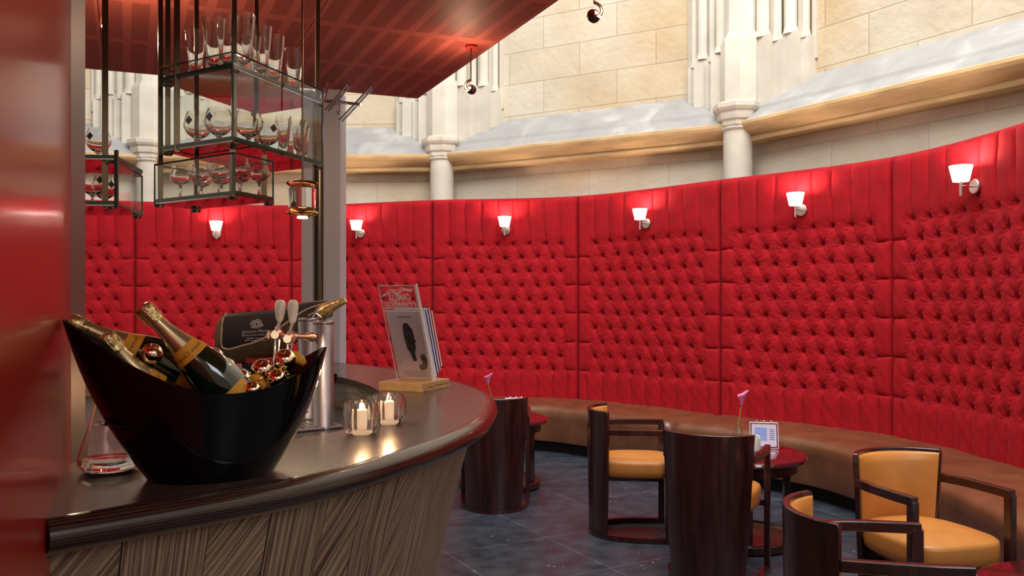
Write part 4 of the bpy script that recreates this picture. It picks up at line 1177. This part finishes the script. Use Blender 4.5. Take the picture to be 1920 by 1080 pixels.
# ------------------------------------------------------------------ tea lights
def votive(label, px, py, flame_r=1):
    p = G(px, py, ZB)
    t = thing('tealight_glass', label, 'candle holder', (p.x, p.y, ZB), 0, 'ribbed glass candle holders on the bar')
    n_ = 72; rib = lambda j, i: (.035*math.cos(j*2*PI/n_*14) if 0 < i < 6 else 0)
    pr = [(0, .001), (.033, .001), (.040, .006), (.0455, .022), (.0465, .045), (.0445, .066), (.0415, .078), (.0385, .078), (.0405, .062), (.0415, .045), (.0400, .024), (.034, .014), (0, .013)]; pr = [(a_*1.07, b3*1.12) for a_, b3 in pr]
    mbx = MB(); mbx.lathe(pr, n_, rib=rib); obj('ribbed_glass', mbx, glass, t)
    cd = thing('candle', label.replace('ribbed glass candle holder', 'burning white candle inside the ribbed glass'), 'candle', (p.x, p.y, ZB+.0135), 0, 'burning candles on the bar')
    mbx = MB(); mbx.lathe([(0, 0), (.019, 0), (.019, .050), (.016, .052), (.004, .049), (0, .049)], 28); obj('wax', mbx, wax, cd)
    mbx = MB(); mbx.lathe([(0, .053), (.003, .056), (.0038, .060), (.002, .068), (0, .074)], 12); obj('flame', mbx, flame, cd)
    ld = bpy.data.lights.new('candle_light', 'POINT'); ld.energy = .9; ld.color = (1, .60, .30); ld.shadow_soft_size = .01
    lo = bpy.data.objects.new('candle_light', ld); C.objects.link(lo); lo.parent = cd; lo.location = (0, 0, .088)
votive('nearer ribbed glass candle holder, at the left of the pair', 678, 813)
votive('farther ribbed glass candle holder, at the right of the pair', 728.5, 794)

# ------------------------------------------------------------------ brochure stand
FL = G(710, 732, ZB); FR = G(791, 736, ZB); e1 = (FR-FL).normalized(); e2 = Vector((-e1.y, e1.x, 0)); 
if e2.y < 0: e2 = -e2
L1 = (FR-FL).length; L2 = .235
bs = thing('brochure_stand', 'leaning clear acrylic stand on a light wooden block at the end of the bar', 'display stand', tuple(FL))
ht = .036
mbx = MB(); mbx.slab([FL, FR, FR+e2*L2, FL+e2*L2], ht)
if (mbx.v[4]-mbx.v[0]).z < 0: mbx = MB(); mbx.slab([FL, FL+e2*L2, FR+e2*L2, FR], ht)
obj('wooden_block', mbx, oak, bs, world=True, bevel=.002, smooth=False)
# zig-zag mark on the block side
mbx = MB(); zz = [(0.02, .004), (.06, .018), (.09, .012), (.12, .022), (.16, .017), (.2, .020), (.23, .022)]
mbx.tube([FR+e2*a_+Vector((0, 0, b3))+e1*.0012 for a_, b3 in zz], .0012, 6); obj('carved_zigzag_line', mbx, label_ink, bs, world=True)
up = (Vector((0, 0, .39))-e2*.150); Hs = up.length; up.normalize()
nrm_b = e1.cross(up).normalized()           # points away from the leaning front
if nrm_b.y > 0: nrm_b = -nrm_b              # toward the viewer
BL = FL+e1*.022+e2*.115+Vector((0, 0, ht)); Wp = L1-.030
def onp(u, v, e_=0): return BL+e1*(u*Wp)+up*(v*Hs)+nrm_b*e_
mbx = MB(); mbx.slab([onp(0, 0), onp(1, 0), onp(1, 1), onp(0, 1)], .006); obj('clear_panel', mbx, acrylic, bs, world=True, smooth=False)
mbx = MB()
mbx.slab([onp(.0, 0, .007), onp(.022, 0, .007), onp(.022, 1, .007), onp(0, 1, .007)], .001)
mbx.slab([onp(.972, 0, .007), onp(1.0, 0, .007), onp(1, 1, .007), onp(.972, 1, .007)], .001)
mbx.slab([onp(0, .992, .007), onp(1, .992, .007), onp(1, 1, .007), onp(0, 1, .007)], .001)
mbx.slab([onp(1.0, 0, .006), onp(1.0, 0, -.02), onp(1.0, 1, -.008), onp(1.0, 1, .006)], .0025)
obj('bright_panel_edges', mbx, acrylic_edge, bs, world=True, smooth=False)
pg = thing('advert_page', 'grey advert page with a wristwatch seen from behind in the acrylic stand', 'advert', tuple(BL))
mbx = MB(); mbx.slab([onp(.02, .02, -.008), onp(.985, .02, -.008), onp(.985, .735, -.008), onp(.02, .735, -.008)], .0006); obj('page', mbx, page_m, pg, world=True, smooth=False)
mbx = MB(); mbx.slab([onp(.0, .732, .0078), onp(1, .732, .0078), onp(1, .742, .0078), onp(0, .742, .0078)], .0006); obj('page_top_edge', mbx, white_ink, pg, world=True, smooth=False)
def shape_on(pts, e_, parent, name, m):
    mbx = MB(); mbx.add([onp(u, v, e_) for u, v in pts], [tuple(range(len(pts)))]); o = obj(name, mbx, m, parent, world=True, smooth=False, recalc=False)
    md = o.modifiers.new('s', 'SOLIDIFY'); md.thickness = .0004; return o
E_ = -.0066
# coordinates follow the slanted picture: u across, v up
shape_on([(.40, .56), (.42, .585), (.46, .60), (.53, .60), (.57, .585), (.60, .56), (.64, .54), (.66, .48), (.655, .36), (.64, .32), (.60, .295), (.46, .295), (.42, .32), (.40, .37), (.385, .46), (.39, .52)], E_, pg, 'watch_picture', watch_m)
shape_on([(.44, .50), (.61, .50), (.61, .355), (.44, .355)], E_+.0006, pg, 'watch_dial_picture', watch_f)
shape_on([(.46, .485), (.59, .485), (.59, .37), (.46, .37)], E_+.0012, pg, 'watch_face_picture', watch_m)
shape_on([(.47, .295), (.60, .295), (.61, .20), (.52, .195)], E_, pg, 'watch_strap_picture', watch_m)
shape_on([(.66, .43), (.69, .425), (.69, .405), (.66, .40)], E_, pg, 'watch_crown_picture', watch_m)
shape_on([(.72, .245), (.78, .28), (.86, .265), (.90, .21), (.86, .13), (.78, .105), (.68, .10), (.64, .13), (.66, .165), (.74, .165), (.76, .20)], E_, pg, 'folded_watch_picture', watch_f)
shape_on([(.76, .24), (.84, .24), (.87, .20), (.83, .16), (.79, .19)], E_+.0006, pg, 'folded_watch_inside_picture', watch_m)
mbx = MB()
for k in range(9): mbx.add([onp(.33+.04*k, .655, E_), onp(.355+.04*k, .655, E_), onp(.355+.04*k, .672, E_), onp(.33+.04*k, .672, E_)], [(0, 1, 2, 3)])
for k in range(4): mbx.add([onp(.16+.02*k, .085-.018*k, E_), onp(.84-.02*k, .085-.018*k, E_), onp(.84-.02*k, .080-.018*k, E_), onp(.16+.02*k, .080-.018*k, E_)], [(0, 1, 2, 3)])
obj('printed_lettering', mbx, grey_dark := mat('dark_grey_print', (.22, .19, .19), .6), pg, world=True, smooth=False, recalc=False)
lg = MB()
def mtext(s, u, v, sx, sy, e_=.0085):
    vs_, fs = text_geo(s, 1.0, bold=.016)
    w_ = max(x for x, _, _ in vs_)-min(x for x, _, _ in vs_); c_ = (max(x for x, _, _ in vs_)+min(x for x, _, _ in vs_))/2
    h_ = max(y for _, y, _ in vs_)
    lg.add([onp(u-(vx-c_)/w_*sx, v+vy/h_*sy, e_) for vx, vy, _ in vs_], fs)
mtext('CAMILLE', .53, .845, .60, .070)
mtext('COSIWEGEL', .49, .762, .90, .072)
for pts in ([(.07, .895), (.13, .905), (.22, .935), (.30, .955), (.40, .955), (.47, .945), (.56, .965), (.64, .972), (.74, .96), (.84, .952), (.90, .962)],
            [(.07, .887), (.16, .900), (.26, .925), (.38, .935), (.46, .925), (.50, .915), (.56, .945), (.66, .952), (.78, .945), (.88, .940), (.90, .955)],
            [(.38, .945), (.43, .915), (.50, .905), (.55, .92), (.60, .94)]):
    lg.tube([onp(u, v, .0085) for u, v in pts], .0016, 6)
obj('white_lettering', lg, white_ink, bs, world=True, smooth=False, recalc=False)
# brochures standing behind the panel
cols = [paper_bl, paper_w, paper_b, paper_w, paper_b, paper_w, paper_r, paper_w, paper_r]
labs = ['light blue', 'white', 'navy blue', 'white', 'navy blue', 'white', 'red', 'white', 'red']
pos = ['nearest the clear panel', 'second from the clear panel', 'third from the clear panel', 'fourth from the clear panel', 'in the middle of the row', 'just in front of the red ones', 'first red one', 'between the two red ones', 'farthest from the clear panel']
for k in range(9):
    o_ = -.018-.0085*k; hh = .70-.006*k-.008*(k % 3)-(.06 if k > 6 else 0)
    br_ = thing('brochure', '%s brochure in the acrylic stand, %s' % (labs[k], pos[k]), 'brochure', tuple(onp(.1, 0, o_)), 0, 'brochures in the acrylic stand')
    dz_ = abs(o_)*.36
    mbx = MB(); mbx.slab([onp(.10, 0, o_)+Vector((0, 0, dz_)), onp(1.0, 0, o_)+Vector((0, 0, dz_)), onp(1.0, hh, o_)+Vector((0, 0, dz_)), onp(.10, hh, o_)+Vector((0, 0, dz_))], .0068)
    obj('pages', mbx, cols[k], br_, world=True, smooth=False)
mbx = MB(); mbx.slab([onp(.03, .0, -.098)+Vector((0, 0, .036)), onp(1.0, 0, -.098)+Vector((0, 0, .036)), onp(1.0, .30, -.098)+Vector((0, 0, .036)), onp(.03, .30, -.098)+Vector((0, 0, .036))], .003); obj('back_pocket', mbx, acrylic, bs, world=True, smooth=False)

# ------------------------------------------------------------------ steel column
Dc = 5.02
xl = lambda px: (px-CX)/F*Dc
col = thing('steel_column', 'grey steel column with two flanges rising from behind the bar to the red canopy', 'column', (xl(601), Dc+.05, 0))
mbx = MB(); mbx.box(((xl(565)+xl(586))/2, Dc+.09, ZCAN/2), (xl(586)-xl(565), .18, ZCAN-.004)); obj('left_flange', mbx, steel_grey, col, world=True, bevel=.006, smooth=False)
mbx = MB(); mbx.box(((xl(606)+xl(638))/2, Dc+.09, ZCAN/2), (xl(638)-xl(606), .18, ZCAN-.004)); obj('right_flange', mbx, steel_grey, col, world=True, bevel=.004, smooth=False)
mbx = MB(); mbx.tube([(xl(596), Dc+.09, 0), (xl(596), Dc+.09, ZCAN-.004)], .045, 20); obj('round_tube', mbx, steel_dark, col, world=True)

# ------------------------------------------------------------------ hanging racks
def hv(x, y, z):     # a point of a horizontal plane above eye level seen at pixel (x, y)
    return G(x, y, z)
def post(parent, x, y, z0, r_=.007, m=None, name='hanging_post'):
    mbx = MB(); mbx.box((x, y, (z0+ZCAN)/2), (2*r_, 2*r_, ZCAN-z0-.002), .5); obj(name, mbx, m or brass, parent, world=True, smooth=False, bevel=.001)
def glass_side(parent, a, b_, z0, z1, th=.005):
    a, b_ = Vector(a), Vector(b_); d = (b_-a); n_ = Vector((d.y, -d.x, 0)).normalized()*th
    mbx = MB(); mbx.add([Vector((a.x, a.y, z0)), Vector((b_.x, b_.y, z0)), Vector((b_.x, b_.y, z1)), Vector((a.x, a.y, z1))], [(0, 1, 2, 3)])
    obj('glass_side', mbx, pane, parent, world=True, smooth=False)
    mbx = MB(); mbx.tube([(a.x, a.y, z0), (a.x, a.y, z1), (b_.x, b_.y, z1), (b_.x, b_.y, z0)], .0028, 4); obj('glass_side_edge', mbx, pane_edge, parent, world=True, smooth=False)
def shelf(parent, corners, z, th=.010):
    mbx = MB(); mbx.prism([(c.x, c.y) for c in corners], z, z+.004); obj('mirrored_shelf', mbx, mirror_under, parent, world=True, smooth=False)
    mbx = MB(); mbx.prism([(c.x+(c.x-sum(q.x for q in corners)/4)*.012, c.y+(c.y-sum(q.y for q in corners)/4)*.012) for c in corners], z+.0045, z+.0045+th); obj('glass_plate', mbx, pane_edge, parent, world=True, smooth=False)
    cen = sum(corners, Vector())/4
    for c in corners:
        q = c+(cen-c)*.07
        mbx = MB(); mbx.lathe([(0, -.010), (.013, -.010), (.016, -.004), (.016, -.0005), (0, -.0005)], 16, (q.x, q.y, z)); obj('shelf_fixing', mbx, steel_dark, parent, world=True)
# upper two-tier rack
Z2 = 1.93; Z1 = Z2+.207
A2 = hv(437, 265, Z2); B2 = hv(303, 284, Z2); R2 = hv(605, 312, Z2); F2 = B2+R2-A2
rk = thing('hanging_glass_rack', 'large glass-sided hanging rack with two shelves of drinking glasses over the bar', 'glass rack', tuple(Vector((A2.x, A2.y, Z2))))
cor = [A2, R2, F2, B2]
shelf(rk, cor, Z2); 
cor1 = [Vector((c.x, c.y, Z1)) for c in cor]; shelf(rk, cor1, Z1)
for a, b3 in ((A2, R2), (A2, B2), (R2, F2), (B2, F2)): glass_side(rk, a, b3, Z2-.002, Z1+.045)
cen = (A2+F2)/2
for k, c in enumerate(cor):
    q = c+(cen-c)*.07; post(rk, q.x, q.y, Z2-.01)
post(rk, *(A2+(B2-A2)*.78+(cen-A2)*.02).to_2d(), Z2-.01, .008)
# lower rack
Z3 = 1.78; s3 = Z3-H
A3 = hv(440, 367, Z3); B3 = hv(290, 383, Z3); R3 = hv(512, 379, Z3); F3 = B3+R3-A3
rk3 = thing('hanging_glass_rack', 'small low hanging rack of stemmed glasses directly under the large glass-sided rack', 'glass rack', tuple(A3))
cor3 = [A3, R3, F3, B3]; shelf(rk3, cor3, Z3)
for a, b3 in ((A3, R3), (A3, B3), (R3, F3), (B3, F3)): glass_side(rk3, a, b3, Z3-.002, Z3+.122)
cen3 = (A3+F3)/2
for q in (B3+(cen3-B3)*.10, F3+(cen3-F3)*.10): post(rk3, q.x, q.y, Z3-.01)
for q in (A3+(cen3-A3)*.1, R3+(cen3-R3)*.15):
    mbx = MB(); mbx.box((q.x, q.y, (Z3+Z2)/2), (.014, .014, Z2-Z3-.012), .5)
    obj('short_post', mbx, brass, rk3, world=True, smooth=False)
# left rack, mostly behind the red wall
A4 = hv(216, 386, Z3); B4x = A4+Vector((-.36, .16, 0)); dR = (R3-A3)
rk4 = thing('hanging_glass_rack', 'dark-framed hanging rack with glasses at the left, cut off by the grey wall trim', 'glass rack', tuple(A4))
cor4 = [A4-dR*.9, A4, A4+Vector((-.40, .14, 0)), A4-dR*.9+Vector((-.40, .14, 0))]
cor4 = [A4, A4+Vector((-.05, .30, 0)), A4+Vector((-.46, .26, 0)), A4+Vector((-.42, -.03, 0))]
shelf(rk4, cor4, Z3); shelf(rk4, [Vector((c.x, c.y, Z3+.145)) for c in cor4], Z3+.145)
frame4 = MB(); 
for a in (A4,): frame4.box((a.x+.004, a.y, Z3+.085), (.010, .010, .18))
obj('dark_corner_bar', frame4, black_pl, rk4, world=True, smooth=False)
glass_side(rk4, cor4[0], cor4[1], Z3, Z3+.14)
cen4 = sum(cor4, Vector())/4
q = cor4[0]+(cen4-cor4[0])*.16; post(rk4, q.x-.005, q.y, Z3-.005, .009)
q = cor4[1]+(cen4-cor4[1])*.12

# drinking glasses (walls of real thickness)
def make_snifter(sc=1.0, sticker=True):
    r = thing('brandy_glass', '', 'drinking glass')
    pr = [(0, .001), (.031, .001), (.032, .003), (.008, .006), (.0055, .012), (.0055, .022), (.012, .028), (.030, .040), (.041, .058), (.042, .070), (.037, .090), (.0305, .108)]
    inn = [(.0292, .108), (.0355, .090), (.0405, .070), (.0395, .059), (.029, .042), (.010, .032), (0, .031)]
    mbx = MB(); mbx.lathe(pr+inn, 32); obj('bowl_and_foot', mbx, glass, r)
    if sticker:
        mbx = MB(); rows = []
        for v in (-1, 0, 1):
            rows.append([Vector(((.0428-abs(v)*.0014)*math.cos(t*(1-abs(v)*.98)+v*.02-PI/2), (.0428-abs(v)*.0014)*math.sin(t*(1-abs(v)*.98)-PI/2), .076+v*.014)) for t in (-.30, 0, .30)])
        mbx.grid(rows); obj('diamond_logo', mbx, dark_amber, r)
    return r
def make_stem(sc=1):
    r = thing('stemmed_glass', '', 'drinking glass')
    pr = [(0, .001), (.026, .001), (.027, .003), (.006, .006), (.004, .012), (.004, .042), (.008, .047), (.022, .054), (.030, .066), (.031, .078), (.026, .094), (.023, .104)]
    inn = [(.0218, .104), (.0248, .094), (.0295, .078), (.0288, .067), (.021, .056), (.006, .051), (0, .0505)]
    mbx = MB(); mbx.lathe(pr+inn, 28); obj('bowl_and_stem', mbx, glass, r); return r
def make_tall(hh=.155, r1=.031, r0=.020):
    r = thing('tall_beer_glass', '', 'drinking glass')
    pr = [(0, .001), (r0, .001), (r0+.001, .004), (r0, hh*.35), (r0+(r1-r0)*.55, hh*.7), (r1, hh)]
    inn = [(r1-.0013, hh), (r0+(r1-r0)*.55-.0014, hh*.7), (r0-.0018, hh*.36), (r0-.006, .035), (.004, .024), (0, .023)]
    mbx = MB(); mbx.lathe(pr+inn, 28); obj('glass_body', mbx, glass, r); return r
def rackpt(A_, B_, R_x, u, v, z): return A_+(R_x-A_)*u+(B_-A_)*v+Vector((0, 0, z))
def place(proto, used, loc, rz, lab, grp, scale=None):
    if not used[0]:
        used[0] = True; proto.location = loc; proto.rotation_euler = (0, 0, rz); proto['label'] = lab; proto['group'] = grp
        if scale: proto.scale = (scale,)*3
        return proto
    return dup(proto, loc, rz, lab, grp, scale or 1)
TH = .0150
def find_rack(px, depth_v, A_, B_, R_x, z):
    # position on a shelf whose image column is px, at a chosen step v into the rack
    best = None
    for i in range(101):
        u = i/100; q = rackpt(A_, B_, R_x, u, depth_v, 0); e_ = abs(CX+F*q.x/q.y-px)
        if best is None or e_ < best[0]: best = (e_, u, q)
    q = best[2]; return Vector((q.x, q.y, z))
tall = make_tall(); ut = [False]
# top shelf: tall glasses (pixel column, how far from the near-right edge)
TG = 'tall beer glasses on the top shelf of the large rack'
for (px, v, hs_, lab) in ((366, .80, 1.0, 'leftmost tall beer glass on the top shelf, standing apart'),
                       (402, .50, 1.12, 'tall beer glass on the top shelf, second from the left'),
                       (426, .32, 1.12, 'tall beer glass directly left of the near corner post on the top shelf'),
                       (456, .16, 1.12, 'tall beer glass directly right of the near corner post on the top shelf'),
                       (470, .45, 1.05, 'tall beer glass farther back among the group right of the corner post'),
                       (489, .17, 1.08, 'third tall beer glass from the corner post in the right group on the top shelf'),
                       (514, .20, 1.05, 'rightmost tall beer glass of the close group on the top shelf'),
                       (551, .22, 1.0, 'tall beer glass standing alone at the right end of the top shelf')):
    L_ = find_rack(px, v, A2, B2, R2, Z1+TH); place(tall, ut, L_, 0, lab, TG, hs_)
sn = make_snifter(); us_ = [False]
SG = 'brandy glasses with dark diamond logo on the racks'
for (px, v, rz, lab) in ((372, .72, -.3, 'brandy glass with a dark diamond logo, left one of the pair on the middle shelf'),
                         (411, .42, -.35, 'diamond-logo brandy glass just left of the near post on the middle shelf'),
                         (466, .20, 1.9, 'brandy glass directly right of the near post on the middle shelf'),
                         (500, .28, .8, 'brandy glass farthest right on the middle shelf'),
                         ):
    L_ = find_rack(px, v, A2, B2, R2, Z2+TH); place(sn, us_, L_, rz, lab, SG, 1.0)
for (px, dy, lab) in ((184, .10, 'brandy glass with dark diamond logo on the upper shelf of the left rack'),):
    q = Q(px, 280, A4.y+dy); place(sn, us_, (q.x, q.y, Z3+.145+TH), -.2, lab, SG, .95)
for (px, dy, lab) in ((174, .06, 'brandy glass on the lower shelf of the left rack, beside the grey trim'), (196, .16, 'brandy glass on the lower shelf of the left rack, beside its corner bar')):
    q = Q(px, 280, A4.y+dy); place(sn, us_, (q.x, q.y, Z3+TH), 1.0, lab, SG, .95)
t2 = make_tall(.125, .026, .017); u2 = [False]
for k, (px, v, lab) in enumerate(((532, .18, 'slim tumbler on the middle shelf, leftmost of the right-hand group'), (548, .48, 'slim tumbler on the middle shelf, behind in the right-hand group'),
                  (560, .15, 'slim tumbler on the middle shelf, in the centre of the right-hand group'), (578, .30, 'slim tumbler on the middle shelf, nearest its right end'))):
    L_ = find_rack(px, v, A2, B2, R2, Z2+TH); r_ = place(t2, u2, L_, 0, lab, 'slim tumblers on the middle shelf')
    r_.name = 'slim_tumbler'
st = make_stem(); u3 = [False]
for (u_, v_, lab) in ((.30, .82, 'stemmed glass at the left front of the low rack'), (.75, .78, 'stemmed glass at the left back of the low rack'),
                      (.30, .58, 'stemmed glass in the left middle of the low rack, front row'), (.75, .52, 'stemmed glass in the left middle of the low rack, back row'),
                      (.30, .33, 'stemmed glass just left of the near post of the low rack, front row'), (.75, .28, 'stemmed glass just left of the near post of the low rack, back row'),
                      (.35, .10, 'stemmed glass at the right front of the low rack'), (.85, .10, 'stemmed glass at the right back of the low rack')):
    q = A3+(R3-A3)*u_+(B3-A3)*v_; place(st, u3, (q.x, q.y, Z3+TH), 0, lab, 'stemmed glasses in the low rack')

# chrome and gold lamp under the rack
q = Q(567, 372, 2.58)
lp = thing('pendant_spotlight', 'cylindrical chrome and gold lamp hanging under the right end of the large rack', 'pendant lamp', tuple(q))
mbx = MB(); mbx.lathe([(0, .030), (.042, .030), (.042, -.030), (.040, -.032), (0, -.032)], 40); obj('chrome_cylinder', mbx, chrome, lp)
lens_m = glass_real('amber_lamp_glass', (1, .85, .62)); 
mbx = MB(); mbx.lathe([(0, -.033), (.036, -.033), (.048, -.044), (.050, -.047), (.040, -.053), (.018, -.058), (0, -.059)], 36); obj('glass_lens', mbx, lens_m, lp)
mbx = MB(); mbx.lathe([(0, .031), (.034, .031), (.050, .046), (.048, .049), (.030, .054), (0, .056)], 36); obj('glass_top', mbx, lens_m, lp)
mbx = MB(); mbx.lathe([(0, -.060), (.016, -.060), (.016, -.062), (0, -.064)], 16); obj('bulb', mbx, bulb_m, lp)
mbx = MB(); mbx.tube([(0, 0, .055), (0, 0, ZCAN-q.z-.002)], .003, 8); obj('hanging_rod', mbx, brass, lp)
ld = bpy.data.lights.new('pendant_light', 'SPOT'); ld.energy = 22; ld.color = (1, .74, .45); ld.spot_size = math.radians(120); ld.shadow_soft_size = .03
lo = bpy.data.objects.new('pendant_light', ld); C.objects.link(lo); lo.parent = lp; lo.location = (0, 0, -.07)

# small halogen spot behind the left posts, under the canopy
q = Q(195, 49, 3.2)
sp = thing('halogen_spotlight', 'tiny bright halogen spotlight glinting beside the left rack post', 'spotlight', tuple(q))
mbx = MB(); mbx.lathe([(0, -.006), (.009, -.004), (.010, .004), (.006, .012), (0, .012)], 16); obj('bulb', mbx, bulb_m, sp)
mbx = MB(); mbx.lathe([(.012, 0), (.017, .0), (.013, .03), (.004, .04), (.010, .03)], 20); obj('reflector', mbx, chrome, sp)
mbx = MB(); mbx.tube([(0, 0, .035), (0, 0, ZCAN-q.z-.002)], .003, 8); obj('rod', mbx, brass, sp)
ld = bpy.data.lights.new('halogen_light', 'POINT'); ld.energy = 16; ld.color = (1, .68, .40); ld.shadow_soft_size = .015
lo = bpy.data.objects.new('halogen_light', ld); C.objects.link(lo); lo.parent = sp; lo.location = (0, 0, -.03)
# spotlights on rods along the canopy edge
def rod_spot(label, px, py, D, flip):
    c = Q(px, py, D); t = thing('rod_spotlight', label, 'spotlight', tuple(c), 0, 'round spotlights on thin rods under the canopy edge')
    k = -1 if flip else 1
    mbx = MB(); mbx.tube([(0, 0, .045), (0, 0, ZCAN-c.z-.002)], .003, 8); obj('rod', mbx, black_pl, t)
    mbx = MB(); mbx.lathe([(0, ZCAN-c.z-.012), (.03, ZCAN-c.z-.012), (.03, ZCAN-c.z-.002), (0, ZCAN-c.z-.002)], 20); obj('ceiling_plate', mbx, red_edge, t)
    pts = [(-k*(-.002+.030*math.sin(a)), 0, .048-.030*(1-math.cos(a))) for a in [PI*j/10*.85 for j in range(11)]]
    mbx = MB(); mbx.tube([(p_[0], p_[1], p_[2]) for p_ in pts], .006, 10); obj('curved_bracket', mbx, bronze, t)
    mbx = MB(); mbx.lathe([(0, -.030), (.012, -.029), (.021, -.020), (.024, -.008), (.024, .006), (.016, .018), (0, .022)], 24, (k*.004, 0, 0), Matrix.Rotation(PI/2+.3*k, 3, 'X')@Matrix.Rotation(.5*k, 3, 'Y')); obj('lamp_head', mbx, bronze, t)
    mbx = MB(); mbx.lathe([(0, 0), (.008, 0), (.008, .003), (0, .004)], 14, (-k*.016, -.012, -.010)); obj('glowing_rim', mbx, bulb_m, t)
    ld = bpy.data.lights.new('rod_spot_light', 'POINT'); ld.energy = 3.5; ld.color = (1, .62, .38); ld.shadow_soft_size = .02
    lo = bpy.data.objects.new('rod_spot_light', ld); C.objects.link(lo); lo.parent = t; lo.location = (-k*.03, -.03, .02)
bronze = mat('dark_bronze_lamp_metal', (.16, .09, .065), .2, metal=1)
rod_spot('round bronze spotlight on a rod below the tip of the canopy', 883, 168, 4.17, False)
rod_spot('round bronze spotlight on a rod at the top edge of the photo', 1114, 29, 3.10, True)

# wire glass holder sticking out beside the column
wh = thing('wire_glass_holder', 'thin chrome wire holder with slanted arms sticking out beside the steel column', 'glass holder', tuple(Q(610, 190, 4.9)))
mbx = MB(); mbx.tube([Q(605, 188, 4.98), Q(676, 196, 4.80)], .009, 6); obj('cross_bar', mbx, chrome, wh, world=True)
for x0, y0, x1, y1 in ((610, 206, 652, 158), (636, 226, 696, 162), (598, 196, 614, 152)):
    mbx = MB(); a = Q(x0, y0, 4.88); b3 = Q(x1, y1, 4.80); mbx.tube([a, b3], .007, 6); mbx.tube([a+Vector((.012, .03, .0)), b3+Vector((.004, .03, -.004))], .006, 6); obj('slanted_arm', mbx, chrome, wh, world=True)
# diagonal cable on the wall trim at the left
mbx = MB(); mbx.tube([Q(133, 319, 1.85), Q(158, 356, 1.885)], .0016, 6); tag(obj('dark_cable', mbx, black_pl), 'thin dark diagonal cable crossing the grey wall trim', 'cable')
